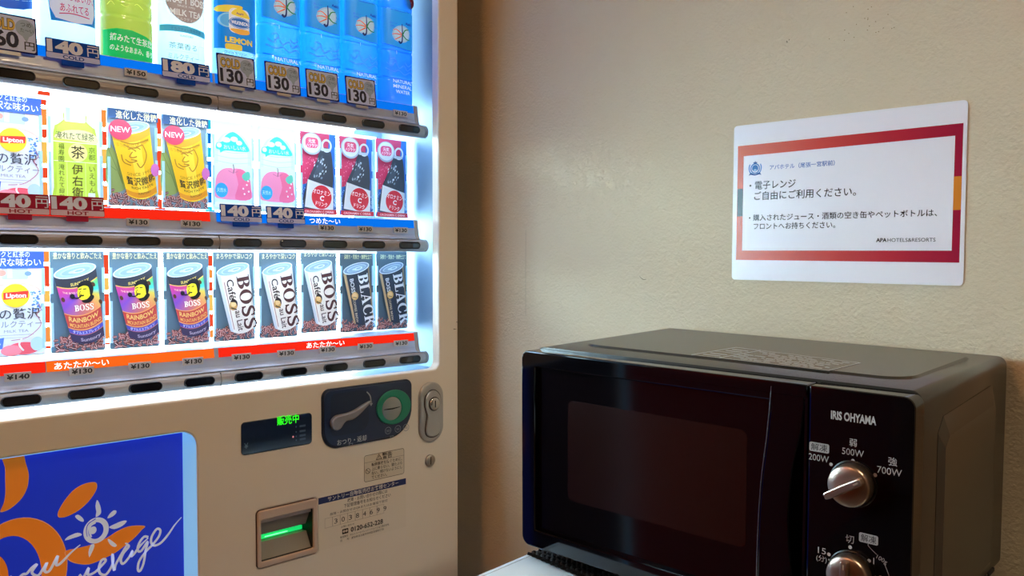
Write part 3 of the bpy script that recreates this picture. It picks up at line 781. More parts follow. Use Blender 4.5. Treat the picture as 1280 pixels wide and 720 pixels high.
card('drink_display_card', 'green tea bottle card with yellow-green label between milk tea and yellow cans', 'drink display', None, green_tea, 1, 2, '#eef4ee')

def yellow_can(a):
    a.rect(-33.6, .4, 33.6, 136.6, '#7f97a2')
    a.poly(smooth_path([(-34, 20), (-34, 84), (-24, 74), (-14, 50), (-8, 26)], 3, True), '#8c9c58'); a.stroke([(-33, 78), (-22, 52), (-14, 30)], .8, '#6c7c40'); a.stroke([(-33, 56), (-22, 48)], .7, '#6c7c40')
    a.poly(smooth_path([(33, 30), (26, 44), (33, 66)], 3, True), '#6d7f58')
    bean_field(a, -33, 33, 1, 22, 11, 90)
    YB_ = '#eeb61f'
    a.poly([can_pt(0, 1), can_pt(0, .5)]+can_band(0.02, 1.0)[:15]+[can_pt(1, 1.0)], YB_)
    a.poly(can_band(0, 1.0), YB_); a.poly(can_band(.0, .98, .42, .72), '#f4cf3e'); a.poly(can_band(.02, .10), '#d98a1c'); a.poly(can_band(.88, .98), '#dda02a')
    can_lid(a, '#e9edf2', '#a7b7cc')
    can_text(a, 'IS THE BOSS OF THEM', .5, .80, 6.5, '#c08a1e', 44, .01); can_text(a, 'SINCE 1992', .55, .36, 6, '#b8861e', 34, .01)
    br = '#b07a26'
    for pts in ([(-14, 84), (-2, 80), (12, 86)], [(12, 86), (17, 74), (15, 62), (9, 54), (4, 60)], [(-8, 78), (-3, 79), (3, 76)], [(0, 80), (5, 81), (9, 79)], [(-2, 75), (-6, 68), (-1, 67), (4, 69)], [(-12, 64), (-5, 60), (4, 63), (-4, 64)], [(-17, 70), (-14, 60), (-4, 56)], [(-18, 88), (0, 86), (20, 94)]):
        a.stroke(pts, 1.5, br)
    can_text(a, '贅沢微糖', .55, .22, 12, '#2c2a28', 40, .02); can_text(a, 'RICH TASTE', .56, .15, 4.5, '#7a5a20', 30, .01); can_text(a, 'SUNTORY', .6, .07, 4, '#7a5a20', 18, .01)
    a.ell(29, 52, 6, 9, '#c86aa8')
    a.rect(-33.6, 119, 33.6, 136.6, '#1f4f88'); a.text('贅沢な微糖が', 6, 130.5, 5.6, '#ffffff', wd=36); a.text('進化した微糖', 4, 120.2, 11.5, '#fdf3c8', wd=56, bold=.03)
    a.ell(-18, 104, 15.5, 14, '#d3405a'); a.text('NEW', -18, 100.5, 11, '#ffffff', wd=26, bold=.01)
yc = card('drink_display_card', 'yellow coffee can card with red NEW spot, beside the green tea card', 'drink display', 'yellow coffee can cards', yellow_can, 2, 2)
again(yc, 3, 2, 'yellow coffee can card with red NEW spot, beside the pink peach water cards')

def peach_water(a):
    a.rect(-33.6, .4, 33.6, 136.6, '#e6f7f4')
    body = [(-29, 1), (29, 1), (30, 30), (30, 84), (24, 104), (12, 116), (-12, 116), (-24, 104), (-30, 84), (-30, 30)]
    a.poly(smooth_path(body, 3, True), '#cdeeea'); a.poly(smooth_path([(x*.8, y) for x, y in body], 3, True), '#daf3ef')
    for yy in (74, 82, 90): a.stroke([(-28, yy), (0, yy-3), (28, yy)], .8, '#b4dedb')
    T = '#2fc7b4'
    a.poly(smooth_path([(-27, 92), (-26, 100), (-17, 103), (-12, 112), (0, 119), (12, 113), (20, 104), (27, 92), (10, 90), (-12, 90), (-20, 86), (-21, 90)], 3, True), T)
    a.ell(-22, 97, 4, 3.6, '#e6f7f4'); a.ell(-11, 106, 7, 4, '#e6f7f4'); a.ell(2, 108, 6, 4, '#e6f7f4'); a.ell(10, 103, 5, 3.6, '#e6f7f4')
    a.text('おいしい水', 3, 92.5, 7.4, '#f2fffc', wd=36, bold=.03)
    a.rect(-30, 16, 30, 70, '#d8ecec', 3)
    a.poly(smooth_path([(-27, 18), (27, 18), (29, 34), (26, 52), (16, 63), (3, 64), (0, 62), (-3, 64), (-16, 62), (-26, 52), (-29, 34)], 3, True), '#e88aae')
    a.poly(smooth_path([(3, 18), (27, 18), (29, 34), (26, 52), (16, 62), (4, 60), (8, 40)], 3, True), '#e2688e')
    a.stroke([(0, 70), (1, 62), (0, 56)], 1.2, '#5c4a50'); a.stroke([(-8, 60), (0, 57), (8, 60)], 1, '#c76a90')
    a.poly(smooth_path([(14, 52), (18, 58), (26, 60), (27, 50), (20, 46)], 3, True), '#5fbfa6')
    a.ell(-19, 30, 10, 11, '#2b9fdc'); a.text('天然水', -19, 27.5, 7, '#bfe6fa', wd=15, bold=.02)
    for x, y in ((16, 34), (22, 40), (18, 26), (25, 30), (24, 46)): a.ell(x, y, 1.5, 1.5, '#fbe6ee', n=8)
    a.rect(-30, 4, 30, 12, '#e9f3e2', 2)
pw = card('drink_display_card', 'pale peach water card with pink peach, beside the yellow coffee cans', 'drink display', 'peach water cards', peach_water, 4, 2, '#e6f7f4')
again(pw, 5, 2, 'pale peach water card with pink peach, beside the brown bottle cards')

def vitamin(a):
    a.rect(-33.6, .4, 33.6, 136.6, '#c83a62'); a.poly([(33.6, .4), (33.6, 136.6), (22, 136.6), (14, 60), (-33.6, 46), (-33.6, .4)], '#2f6fc4')
    r = random.Random(3)
    for i in range(46): a.ell(r.uniform(-32, 0), r.uniform(48, 92), .9, .9, '#e58aa4', n=6)
    for i in range(40): a.ell(r.uniform(-32, -16), r.uniform(10, 46), 1.2, 1.0, r.choice(['#7fb2ea', '#b4d8f8', '#1d4fa0']), n=6)
    for i in range(20): a.ell(r.uniform(25, 33), r.uniform(10, 40), 1.2, 1.0, r.choice(['#7fb2ea', '#b4d8f8', '#1d4fa0']), n=6)
    bot = [(-28, 9), (-26, 40), (-20, 58), (-4, 88), (4, 108), (20, 108), (25, 92), (27, 60), (25, 40), (24, 8)]
    a.poly(smooth_path(bot, 2, True), '#3a414c'); a.poly(smooth_path([(-12, 60), (-2, 80), (6, 98), (8, 80), (0, 60)], 2, True), '#465260')
    for i in range(26):
        x = r.uniform(-14, 10); y = r.uniform(58, 92); a.ell(x+4, y, 1.0, 2.2, r.choice(['#aebcc8', '#7e8f9e', '#d6e2ea']), -25, 8)
    a.poly(ell(14, 113, 10, 11, 0), '#d9e2ea', [ell(14, 113, 6.6, 7.6)]); a.rect(3, 104, 22, 108.5, '#c3ccd6', 2)
    a.poly([(-28, 11), (26, 4), (27, 44), (-22, 56)], '#dfe9ee'); a.poly([(-26, 13), (24.5, 6.5), (25, 42), (-20.5, 53.5)], '#eef4f6', [[(-25, 14), (23.5, 7.6), (24, 41), (-19.5, 52)]])
    a.ell(4, 28, 19, 19.5, '#d02c3c'); a.text('オロナミン', 4, 32.5, 9, '#ffffff', wd=33, bold=.03, rot=-8); a.text('C', 4, 22.5, 11, '#ffffff', bold=.04, rot=-8); a.text('ドリンク', 3, 13.6, 8.4, '#ffffff', wd=22, bold=.03, rot=-8)
    a.ell(-14, 114, 19, 18, '#aab4c4'); a.ell(-14, 115, 17, 16, '#dfe5ee'); a.rect(-26, 107, -2, 124, '#d84a74', 6); a.text('元気', -14, 115.4, 7.4, '#ffffff', wd=13, bold=.03); a.text('ハツラツ!', -14, 108.6, 6.6, '#ffffff', wd=20, bold=.03)
    a.rect(-33.6, .4, 33.6, 8, '#c02a3a'); a.text('ORONAMIN C DRINK', 0, 2, 5.4, '#f3c2c4', wd=56, bold=.02)
vc = card('drink_display_card', 'brown vitamin drink bottle card on pink, beside the peach water cards', 'drink display', 'vitamin drink cards', vitamin, 6, 2)
again(vc, 7, 2, 'brown vitamin drink bottle card on pink, middle one of the three')
again(vc, 8, 2, 'brown vitamin drink bottle card on pink at the right end of the middle row')

def rainbow_can(a):
    bean_field(a, -33, 33, 1, 22, 5)
    a.poly([can_pt(0, 1)]+can_band(0, 1.0), RAINBOW); a.poly(can_band(0, 1.0), RAINBOW)
    a.poly(can_band(.86, 1.0), '#34343f'); a.poly(can_band(.845, .86), '#e8b050')
    can_text(a, 'SUNTORY', .58, .885, 5.4, '#e6c868', 24, .02)
    can_text(a, 'THE BOSS OF THEM ALL', .5, .765, 3.6, '#f3d9b0', 40, .0)
    a.poly(can_band(0, .13), '#3d3350'); a.poly(can_band(.14, .20), '#4b4aa8'); can_text(a, 'ダブルエスプレッソ', .5, .150, 4.4, '#e6e6f6', 34, .01)
    can_text(a, 'Suntory', .6, .04, 6, '#b8a8b8', 26, .02)
    a.poly(can_band(.215, .435), '#c2443e'); a.poly(can_band(.425, .44), '#e8a060'); a.poly(can_band(.21, .225), '#e8a060')
    can_text(a, 'RAINBOW', .5, .330, 9.0, '#e9c070', 38, .02); can_text(a, 'MOUNTAIN BLEND', .52, .245, 7.0, '#e9b060', 40, .015)
    x, y = can_pt(.30, .47); a.serif('BOSS', x, y+2.4, 8.2, '#fdf6e8', 25, 6)
    # pipe-smoker emblem
    cx, cy = 4, 79
    a.poly(smooth_path([(cx-6, cy-3), (cx-5, cy+7), (cx-1, cy+12), (cx+7, cy+13), (cx+11, cy+7), (cx+11, cy-1), (cx+7, cy-8), (cx, cy-10), (cx-4, cy-8)], 3, True), '#ecd52c')
    bk = '#17171c'
    a.poly(smooth_path([(cx-6, cy+6), (cx-4, cy+12), (cx+2, cy+16), (cx+10, cy+15), (cx+14, cy+8), (cx+13, cy-2), (cx+10, cy-4), (cx+9, cy+3), (cx+7, cy+8), (cx+1, cy+9)], 3, True), bk)
    a.stroke([(cx-5, cy+4), (cx-1, cy+5)], 1.3, bk); a.stroke([(cx+1, cy+4.5), (cx+5, cy+4.8)], 1.3, bk)
    a.stroke([(cx-2, cy+2), (cx-4, cy-2), (cx-1, cy-2.6)], .8, bk); a.stroke([(cx-4, cy-4.5), (cx+2, cy-4)], 1.8, bk)
    a.stroke([(cx-2, cy-5.6), (cx-7, cy-7.5), (cx-12, cy-6)], 1.5, bk); a.ell(cx-12.5, cy-4.8, 3, 3.4, bk, 20)
    a.poly(smooth_path([(cx-1, cy-11), (cx+6, cy-9), (cx+11, cy-3), (cx+15, cy-6), (cx+10, cy-13), (cx+3, cy-14)], 3, True), bk)
    for x, y in ((18, 90), (-20, 70), (27, 66)): a.ell(x, y, 2.2, 3.4, '#5a3524', 25, 10)
    can_lid(a)
    a.text('豊かな香りと飲みごたえ', -1, 124.5, 9.5, '#f7edbb', wd=61, bold=.025)
rc = card('drink_display_card', 'rainbow coloured coffee can card, nearest to the bottom row milk tea', 'drink display', 'rainbow coffee can cards', rainbow_can, 1, 3)
again(rc, 2, 3, 'rainbow coloured coffee can card, middle one of the three')
again(rc, 3, 3, 'rainbow coloured coffee can card, beside the first cream coffee can')

AX = -80
def au_lait(a):
    bean_field(a, -33, 33, 1, 20, 8)
    a.poly([can_pt(0, 1)]+can_band(0, 1.0), '#efe9e2'); a.poly(can_band(0, 1.0, 0, .12), '#cdd6e2'); a.poly(can_band(0, 1.0, .93, 1), '#d8d4d0')
    a.poly(can_band(.06, .90, .17, .20), '#b08a88')
    x, y = can_pt(.62, .99)
    a.serif('BOSS', x-1.5, y-3, 20.5, '#4a2a2c', 86, AX)
    x, y = can_pt(.27, .98); a.text('Café', x+.5, y-4, 15.5, '#33262a', wd=31, align='l', bold=.012, rot=AX)
    x, y = can_pt(.34, .30); a.text('au Lait', x-1.0, y+8, 13.5, '#4a3a3c', wd=31, align='l', bold=.01, rot=AX)
    ex, ey = can_pt(.36, .50)
    a.ell(ex-1, ey, 6.5, 8, '#c79a5a', -10); a.ell(ex-1, ey+2, 4.4, 4.8, '#e6c48c', -10); a.poly(smooth_path([(ex-6, ey+5), (ex-1, ey+9.5), (ex+5, ey+5), (ex+5, ey-2), (ex+2, ey+4)], 3, True), '#2b2226'); a.stroke([(ex-5, ey-4), (ex+4, ey-7)], 1.6, '#2b2226')
    can_lid(a, '#e6eef4', '#93aec6')
    a.text('まろやかで深いコク', -2, 124.5, 9.5, '#f3efc4', wd=58, bold=.025)
al = card('drink_display_card', 'cream café au lait can card, beside the rainbow cans', 'drink display', 'cream coffee can cards', au_lait, 4, 3)
again(al, 5, 3, 'cream café au lait can card, middle one of the three')
again(al, 6, 3, 'cream café au lait can card, beside the black coffee cans', 0, .004)

def black_can(a):
    a.rect(-33.6, .4, 33.6, 136.6, '#465a68')
    bean_field(a, -33, 33, 1, 20, 9)
    a.poly([can_pt(0, 1)]+can_band(0, 1.0), '#2c323f'); a.poly(can_band(0, .99, 0, .11), '#b99b74'); a.poly(can_band(0, 1.0, .95, 1), '#8f7a5e')
    a.poly(can_band(.03, .55, .26, .42), '#26324a')
    x, y = can_pt(.60, .99); a.serif('BLACK', x-2, y-3, 20, '#eceef2', 93, AX)
    x, y = can_pt(.2, .93); a.text('BOSS', x+1, y-2, 10.5, '#cfd2d8', wd=25, align='l', bold=.02, rot=AX)
    x, y = can_pt(.16, .52); a.text('COFFEE BREW', x+1.6, y-2, 6.5, '#d8c8b0', wd=40, align='l', bold=.0, rot=AX)
    ex, ey = can_pt(.30, .58); a.ell(ex, ey, 7, 7, '#c9a060'); a.ell(ex-.5, ey+.5, 5, 5, '#e2bf86'); a.stroke([(ex-4, ey-2), (ex+3, ey-3)], 1.2, '#4a3a28')
    can_lid(a, '#d3dde8', '#7f94ac')
    a.text('深煎り・荒挽き・無糖仕立て', -1, 124.5, 8.5, '#cfd4a8', wd=56, bold=.02)
bc = card('drink_display_card', 'black coffee can card, beside the cream coffee cans', 'drink display', 'black coffee can cards', black_can, 7, 3)
again(bc, 8, 3, 'black coffee can card at the right end of the bottom row')

# ------------------------------------------------------------------ top row: moulded dummy bottles in front of the lit panel
LABEL_GLOW = .42  # label prints glow in place of panel light coming through them
BA, BB, BN = .0350, .0220, 2.6
class Bottle:
    def __init__(s, prof, a_=BA, b_=BB): s.prof, s.a, s.b = prof, a_, b_
    def s_at(s, y):
        p = s.prof
        if y <= p[0][0]: return p[0][1]
        for (y0, s0), (y1, s1) in zip(p, p[1:]):
            if y <= y1: return s0+(s1-s0)*(y-y0)/max(y1-y0, 1e-9)
        return p[-1][1]
    def surf(s, x, y):
        k = s.s_at(y); t = min(1, abs(x)/(s.a*k)); return s.b*k*max(0., 1-t**BN)**(1/BN)
    def mesh(s, b, m, n=40, y0=None, y1=None):
        ys = [p for p in s.prof if (y0 is None or p[0] >= y0) and (y1 is None or p[0] <= y1)]
        v = []; f = []
        for y, k in ys:
            for i in range(n):
                t = 2*math.pi*i/n; c, q = math.cos(t), math.sin(t)
                v.append((s.a*k*math.copysign(abs(c)**(2/BN), c), y, s.b*k*math.copysign(abs(q)**(2/BN), q)))
        for j in range(len(ys)-1):
            for i in range(n): f.append((j*n+i, (j+1)*n+i, (j+1)*n+(i+1) % n, j*n+(i+1) % n))
        f.append(tuple(range(n))); f.append(tuple(reversed([(len(ys)-1)*n+i for i in range(n)])))
        b.add(v, f, m, True)
def bottle(name, label, cat, group, col, prof, m, draw, cap_m=None, dx=0., a_=BA, emit=0.):
    B = Bottle(prof, a_); b = MB(); B.mesh(b, m)
    o = b.build(name); o.matrix_world = VM(.321+.0766*col+dx, 0.2712, -.0520); tag(o, label, cat, group)
    q = MB(); A = Art(q, .0006, surf=B.surf, rough=.35, dz=9e-5, emit=LABEL_GLOW); draw(A, B, q)
    if q.v: q.build('bottle_label', o)
    if cap_m:
        top = prof[-1][0]; c = MB(); c.lathe([(.0135, top-.002), (.0142, top), (.0142, top+.013), (.0128, top+.015)], cap_m, (0, 0, 0), 24, 'y'); c.build('bottle_cap', o)
    return o
def prof_round(h, ribs=(), shoulder=.14, neck=.36):
    p = [(0, .90), (.003, .97), (.008, 1.0)]
    y = .012
    while y < h*(1-shoulder*1.9):
        k = 1.0
        for r0, d in ribs:
            k -= d*math.exp(-((y-r0)/.0022)**2)
        p.append((y, k)); y += .0015
    y1 = h*(1-shoulder*1.9)
    for i in range(1, 9):
        t = i/8; p.append((y1+(h*.93-y1)*t, neck+(1-neck)*math.cos(t*math.pi/2)**.8 if t < 1 else neck))
    p.append((h, neck))
    return p
# blue and white can-like bottle at the far left
white_bt = translucent('white_lit_plastic', '#e8f6fb', .08, .6)
def d_blue(a, B, q):
    BLc = mat('#1a5fd0', .35, emit=LABEL_GLOW)
    a.poly([(-34, 84), (34, 84), (34, 50), (20, 44), (0, 41), (-20, 44), (-34, 50)], BLc)
    for i in range(3): a.stroke([(-34, 58+i*5), (-10, 53+i*5), (20, 55+i*5), (34, 60+i*5)], .8, '#8fc4f4')
    a.poly([(-34, 180-96), (34, 84), (34, 130), (-34, 130)], '#dceefa')
bottle('drink_bottle', 'white bottle with blue wave stripes at the left end of the top row', 'drink bottle', None, 0, prof_round(.19), white_bt, d_blue, mat('#f2f2f2', .4), dx=-.007)
def d_lemonade(a, B, q):
    lil = mat('#cdd6f0', .35, emit=LABEL_GLOW); bl = mat('#1d7fd0', .35, emit=LABEL_GLOW)
    a.poly([(-25, 38), (31, 38), (33, 118), (-33, 118)], bl); a.poly(smooth_path([(-20, 42), (26, 42), (28, 74), (29, 114), (-29, 114), (-27, 74)], 2, True), lil)
    a.text('甘ずっぱいが、', 4, 67, 12, '#b83248', wd=48, bold=.004); a.text('あふれてる', 3, 52, 12.5, '#b83248', wd=36, bold=.008); a.stroke([(-16, 48), (0, 50), (22, 48)], 1.3, '#b83248')
bottle('drink_bottle', 'white bottle with blue-edged label and red handwriting, second from left', 'drink bottle', None, 1, prof_round(.21), white_bt, d_lemonade, mat('#f2f2f2', .4), dx=-.006)
tea_bt = translucent('green_tea_plastic', '#ced07f', .10, .5)
def d_tea(a, B, q):
    gl = mat('#18c468', .35, emit=LABEL_GLOW)
    up = [(-34, 40), (-20, 43), (0, 43), (20, 38), (34, 31)]
    a.poly([(34, 1.5), (34, 31), (20, 38), (0, 43), (-20, 43), (-34, 40), (-34, 6), (-20, 3)], gl)
    a.text('摘みたて生茶葉', 1, 25.5, 11, '#f2fff6', wd=58, bold=.008, rot=-3); a.text('のようなあまみ、香り', 1, 12, 9.5, '#f2fff6', wd=58, bold=.012, rot=-3)
    for pts in ([(-30, 74), (-26, 79), (-22, 74)], [(-14, 76), (-8, 74), (-2, 78)], [(4, 78), (8, 80), (16, 74)]): a.stroke(pts, .9, '#e6ec8e')
bottle('drink_bottle', 'yellow-green ribbed tea bottle with bright green wrap in the top row', 'drink bottle', None, 2, prof_round(.19, ((.062, .05), (.084, .05), (.108, .05))), tea_bt, d_tea, mat('#58a838', .4), dx=-.006)
def d_craft(a, B, q):
    tan = mat('#a99a98', .35, emit=LABEL_GLOW); blb = mat('#4ab4dc', .35, emit=LABEL_GLOW)
    a.ell(0, 108, 30, 40, tan)
    a.text('CRAFT BOSS', 0, 95, 14, '#eef4f8', wd=62, bold=.02); a.text('SINCE 1992', 0, 90, 4, '#e0e6ea', wd=26); a.text('MILK TEA', 0, 77.5, 12.5, '#eef4f8', wd=46, bold=.012); a.text('ミルクティー', 0, 71, 5, '#e0e6ea', wd=28)
    a.poly([(-34, 53), (0, 54), (34, 51), (34, 60), (0, 64), (-34, 62)], blb); a.text('ミルクティー専用茶葉', 0, 56, 5.2, '#2f84b4', wd=44)
    a.text('SUNTORY', 0, 47.5, 3.6, '#5a6a74', wd=20, bold=.02)
    a.text('茶葉香る', -5, 30, 9.5, '#5a6a5c', wd=40, bold=.003); a.rect(-28, 26, 18, 26.4, '#9fb4b4'); a.text('ミルクティー', -4, 15, 9, '#5a6a5c', wd=44); a.frame(17, 18, 30, 38, .5, '#a8bcc0', 4)
bottle('drink_bottle', 'white milk tea bottle with taupe oval label in the top row', 'drink bottle', None, 3, prof_round(.21), white_bt, d_craft, mat('#f2f2f2', .4), dx=-.005)
clear_bt = translucent('clear_sparkling_plastic', '#b4d4e6', .14, .45, .3)
def d_lemon(a, B, q):
    bl = mat('#0f8ae6', .35, emit=LABEL_GLOW)
    a.poly([(-34, 43), (34, 43), (34, 140), (-34, 140)], bl)
    yl, og = '#f0cf4a', '#f2b04a'
    a.poly(smooth_path([(-31, 97), (-30, 106), (0, 110), (6, 107), (-6, 100)], 3, True), yl)
    a.ell(-17, 86, 14, 11, '#8ec8ee', 10); a.ell(-17, 86, 11, 9, '#5fb0e6', 10)
    a.rect(-16, 68, 17, 105, '#e6edf4', 8); a.poly(smooth_path([(-12, 95), (-6, 104), (6, 105), (16, 97), (16, 93)], 3, True), yl); a.poly(smooth_path([(-15, 73), (-2, 67), (15, 69), (16, 75), (-2, 75)], 3, True), og)
    a.text('Asahi', 1, 96.5, 5, '#2b4a8c', wd=12, bold=.02)
    a.ell(1, 84, 17.5, 8.4, '#2b6ab8'); a.poly(ell(1, 84, 16.4, 7.4), '#dce8f4', [ell(1, 84, 15.8, 6.8)]); a.text('WILKINSON', 1, 81.4, 7.2, '#ffffff', wd=28, bold=.02)
    a.text('LEMON', 0, 53, 11.5, yl, wd=44, bold=.04)
    a.rect(-22, 42, 4, 51, yl, 3); a.text('ウィルキンソン', -6, 36, 5, '#26505c', wd=34, bold=.01); a.text('タンサンレモン', -6, 30, 5, '#26505c', wd=36, bold=.01)
    r = random.Random(2)
    for i in range(60): a.ell(r.uniform(-31, 31), r.uniform(4, 40), r.uniform(.5, 1.2), r.uniform(.5, 1.2), r.choice(['#f4fbff', '#a9cfe4']), n=6)
bottle('drink_bottle', 'blue sparkling lemon water bottle with yellow lettering in the top row', 'drink bottle', None, 4, prof_round(.21), clear_bt, d_lemon, mat('#e8c838', .4))
water_bt = translucent('blue_water_plastic', '#50b8fa', .13, .6, .15)
def d_water(a, B, q):
    oy0 = a.oy; a.oy = oy0+.021
    lb = mat('#2aa2fc', .35, emit=LABEL_GLOW)
    a.poly([(-34, 84), (-10, 80), (16, 78), (34, 80), (34, 146), (-34, 146)], lb)
    a.stroke([(-34, 84), (-10, 80), (16, 78), (34, 80)], 1.0, '#0b62c4'); a.stroke([(-34, 146), (0, 143), (34, 146)], 1.0, '#0b62c4')
    a.ell(2, 104, 20, 15, '#9cc4e6', 15); a.ell(2, 104, 17, 12.5, '#b7d2ea', 15)
    a.stroke([(3, 122), (3.6, 108), (3, 92), (-1, 88), (-4, 91)], 3.2, '#16306c', taper=lambda t: .5+.8*t); 
    for pts in ([(2, 104), (-8, 110), (-16, 109)], [(2, 102), (-8, 103), (-18, 101)], [(1, 100), (-6, 96), (-13, 92)]): a.stroke(pts, 2.2, '#e07a4a', taper=lambda t: 1.1-.6*t)
    a.stroke([(4, 103), (10, 112), (19, 114)], 2.6, '#2f8a4a', taper=lambda t: 1-.5*t); a.stroke([(4, 103), (12, 97), (22, 96)], 2.6, '#2f8a4a', taper=lambda t: 1-.5*t)
    a.text('Asahi', 18, 122, 7, '#1c3f9a', wd=15, bold=.03); a.text('おいしい', -15, 119, 4.6, '#1f56b0', wd=14); a.text('天然水', -17, 113.5, 4.2, '#1f56b0', wd=9); a.text('富士山', 24, 104, 4, '#1f56b0', wd=9)
    a.oy = oy0+.010
    for pts in ([(-28, 62), (-20, 56), (-12, 64), (-4, 54), (6, 60), (14, 52), (24, 58), (30, 54)], [(-30, 52), (-16, 47), (-4, 50), (8, 44), (20, 50), (30, 47)], [(-22, 68), (-14, 70), (-10, 64)], [(8, 66), (16, 60), (26, 66)]):
        a.stroke(pts, 1.5, mat('#7cc4f8', .2))
    a.oy = oy0+.008; a.stroke([(-33, 40), (0, 36), (33, 40)], 1.2, '#0b66c8'); a.stroke([(-33, 88), (0, 84), (33, 88)], 1.0, '#0b6cd0'); a.stroke([(-10, 86), (-10, 80)], .8, '#cfeaff')
    a.oy = oy0+.0115
    for i, s_ in enumerate(('NATURAL', 'MINERAL', 'WATER')): a.text(s_, 4, 26.5-9*i, 8.4, '#dcecfa', wd=(42, 42, 32)[i], bold=.015)
wprof = prof_round(.236, ((.046, .05), (.096, .04), (.168, .03)), .13)
wb = bottle('drink_bottle', 'blue mineral water bottle, beside the sparkling lemon water', 'drink bottle', 'blue water bottles', 5, wprof, water_bt, d_water, mat('#e8eef4', .4), a_=.0372)
for k, lab in ((6, 'blue mineral water bottle, second from the lemon water'), (7, 'blue mineral water bottle, third from the lemon water'), (8, 'blue mineral water bottle with no price card before it, right end of top row')):
    c = copy_thing(wb, VM(.321+.0766*k, .2712, -.0520), lab, 'blue water bottles')
b = MB(); b.prism([ell(.0225, .187, .0125, .0135, 0, 24)], .0150, .0165, mat('#c23a40', .4)); Art(b, .0166, .0225, .187).text('500ml', 0, -1.6, 5, '#f4dada', wd=14, bold=.02)
b.build('red_seal', c)

# ------------------------------------------------------------------ price cards clipped to the rails
LEAN = Matrix.Rotation(math.radians(-7), 4, 'X')
def pc_bold(yen, hot, wd):
    """wide figures on a dark card with a lower strip and a tab"""
    base, pale, fig = ('#9c1c38', '#d8bccb', '#d8def0') if hot else ('#0c44ac', '#c6d0ff', '#e6ebff')
    b = MB(); W = wd/2
    b.prism([rr(-W/1000, 0, W/1000, .0262, .0008, 2)], -.0010, 0, mat(base, .75, spec=.12))
    b.prism([rr(-.0145, -.0070, .0125, .0005, .001, 2)], -.0010, -.0001, mat(base, .75, spec=.12))
    a = Art(b, .00003, rough=.7)
    a.rect(-W+.4, .5, W-.4, 7.6, pale, 1.5)
    a.text('HOT' if hot else 'COLD', 0, 1.8, 6.4, base, wd=26, bold=.03)
    a.text(yen, -W+1.5, 9.6, 20.5, fig, wd=wd*.66, align='l', bold=.055)
    a.text('円', W-1.2, 10.2, 13.5, fig, wd=wd*.22, align='r', bold=.05); a.rect(W-wd*.23, 22.6, W-1.4, 23.8, fig)
    return b
def pc_plain(yen, wd=60):
    b = MB(); W = wd/2
    b.prism([rr(-W/1000, 0, W/1000, .0468, .0008, 2)], -.0010, 0, mat('#0e1c66', .75, spec=.12))
    b.prism([rr(-.012, -.0045, .012, .0005, .001, 2)], -.0010, -.0001, mat('#b9b7b4', .32))
    a = Art(b, .00003, rough=.7)
    a.rect(-W+1.8, 1.8, W-1.8, 45, '#ccd8fc', 3); a.ell(W-13, 32, 11, 11, '#a0b2cc'); a.poly([(W-18, 24), (W-8, 24), (W-12, 14)], '#a0b2cc')
    a.text('COLD', -W+5, 27.5, 18.5, '#4a3d20', wd=wd*.53, align='l', bold=.07); a.text('COLD', -W+5, 27.5, 18.5, '#d9b54e', wd=wd*.53, align='l', bold=.025)
    a.text('つめ', W-12, 34, 7, '#3c4048', wd=12); a.text('た～い', W-11, 27, 6, '#3c4048', wd=15)
    a.text(yen, -W+4, 6, 26.5, '#191b38', wd=wd*.60, align='l', bold=.035); a.text('円', W-3.2, 5.5, 12, '#191b38', wd=11.5, align='r', bold=.03)
    return b
def price_card(b, x, z, label, group):
    o = b.build('price_card'); o.matrix_world = VM(x, z, -.0045) @ LEAN; tag(o, label, 'price card', group); return o
G1 = 'price cards on the top rail'
price_card(pc_plain('160', 62), .3110, .2545, 'grey and navy COLD 160 price card under the blue-striped white bottle', G1)
price_card(pc_bold('140', False, 65.5), .3842, .2540, 'navy 140 yen COLD price card under the bottle with red handwriting', G1)
price_card(pc_bold('180', False, 69.5), .5340, .2528, 'navy 180 yen COLD price card under the milk tea bottle', G1)
pl = price_card(pc_plain('130', 60), .6108, .2538, 'grey COLD 130 price card under the sparkling lemon bottle', G1)
for x_, lab in ((.6880, 'grey COLD 130 price card under the water bottle beside the lemon bottle'), (.7590, 'grey COLD 130 price card under the second water bottle from the lemon bottle'), (.8335, 'grey COLD 130 price card under the third water bottle from the lemon bottle')):
    copy_thing(pl, VM(x_, .2548, -.0045) @ LEAN, lab, G1)
G2 = 'price cards on the middle rail'
ph = price_card(pc_bold('140', True, 66), .3865, .0540, 'dark red 140 yen HOT price card under the green tea card', G2)
copy_thing(ph, VM(.3195, .0540, -.0045) @ LEAN, 'dark red 140 yen HOT price card under the middle row milk tea', G2)
pcold = price_card(pc_bold('140', False, 66.5), .6158, .0535, 'navy 140 yen COLD price card under the peach water beside the yellow cans', G2)
copy_thing(pcold, VM(.6905, .0535, -.0045) @ LEAN, 'navy 140 yen COLD price card under the peach water beside the brown bottles', G2)

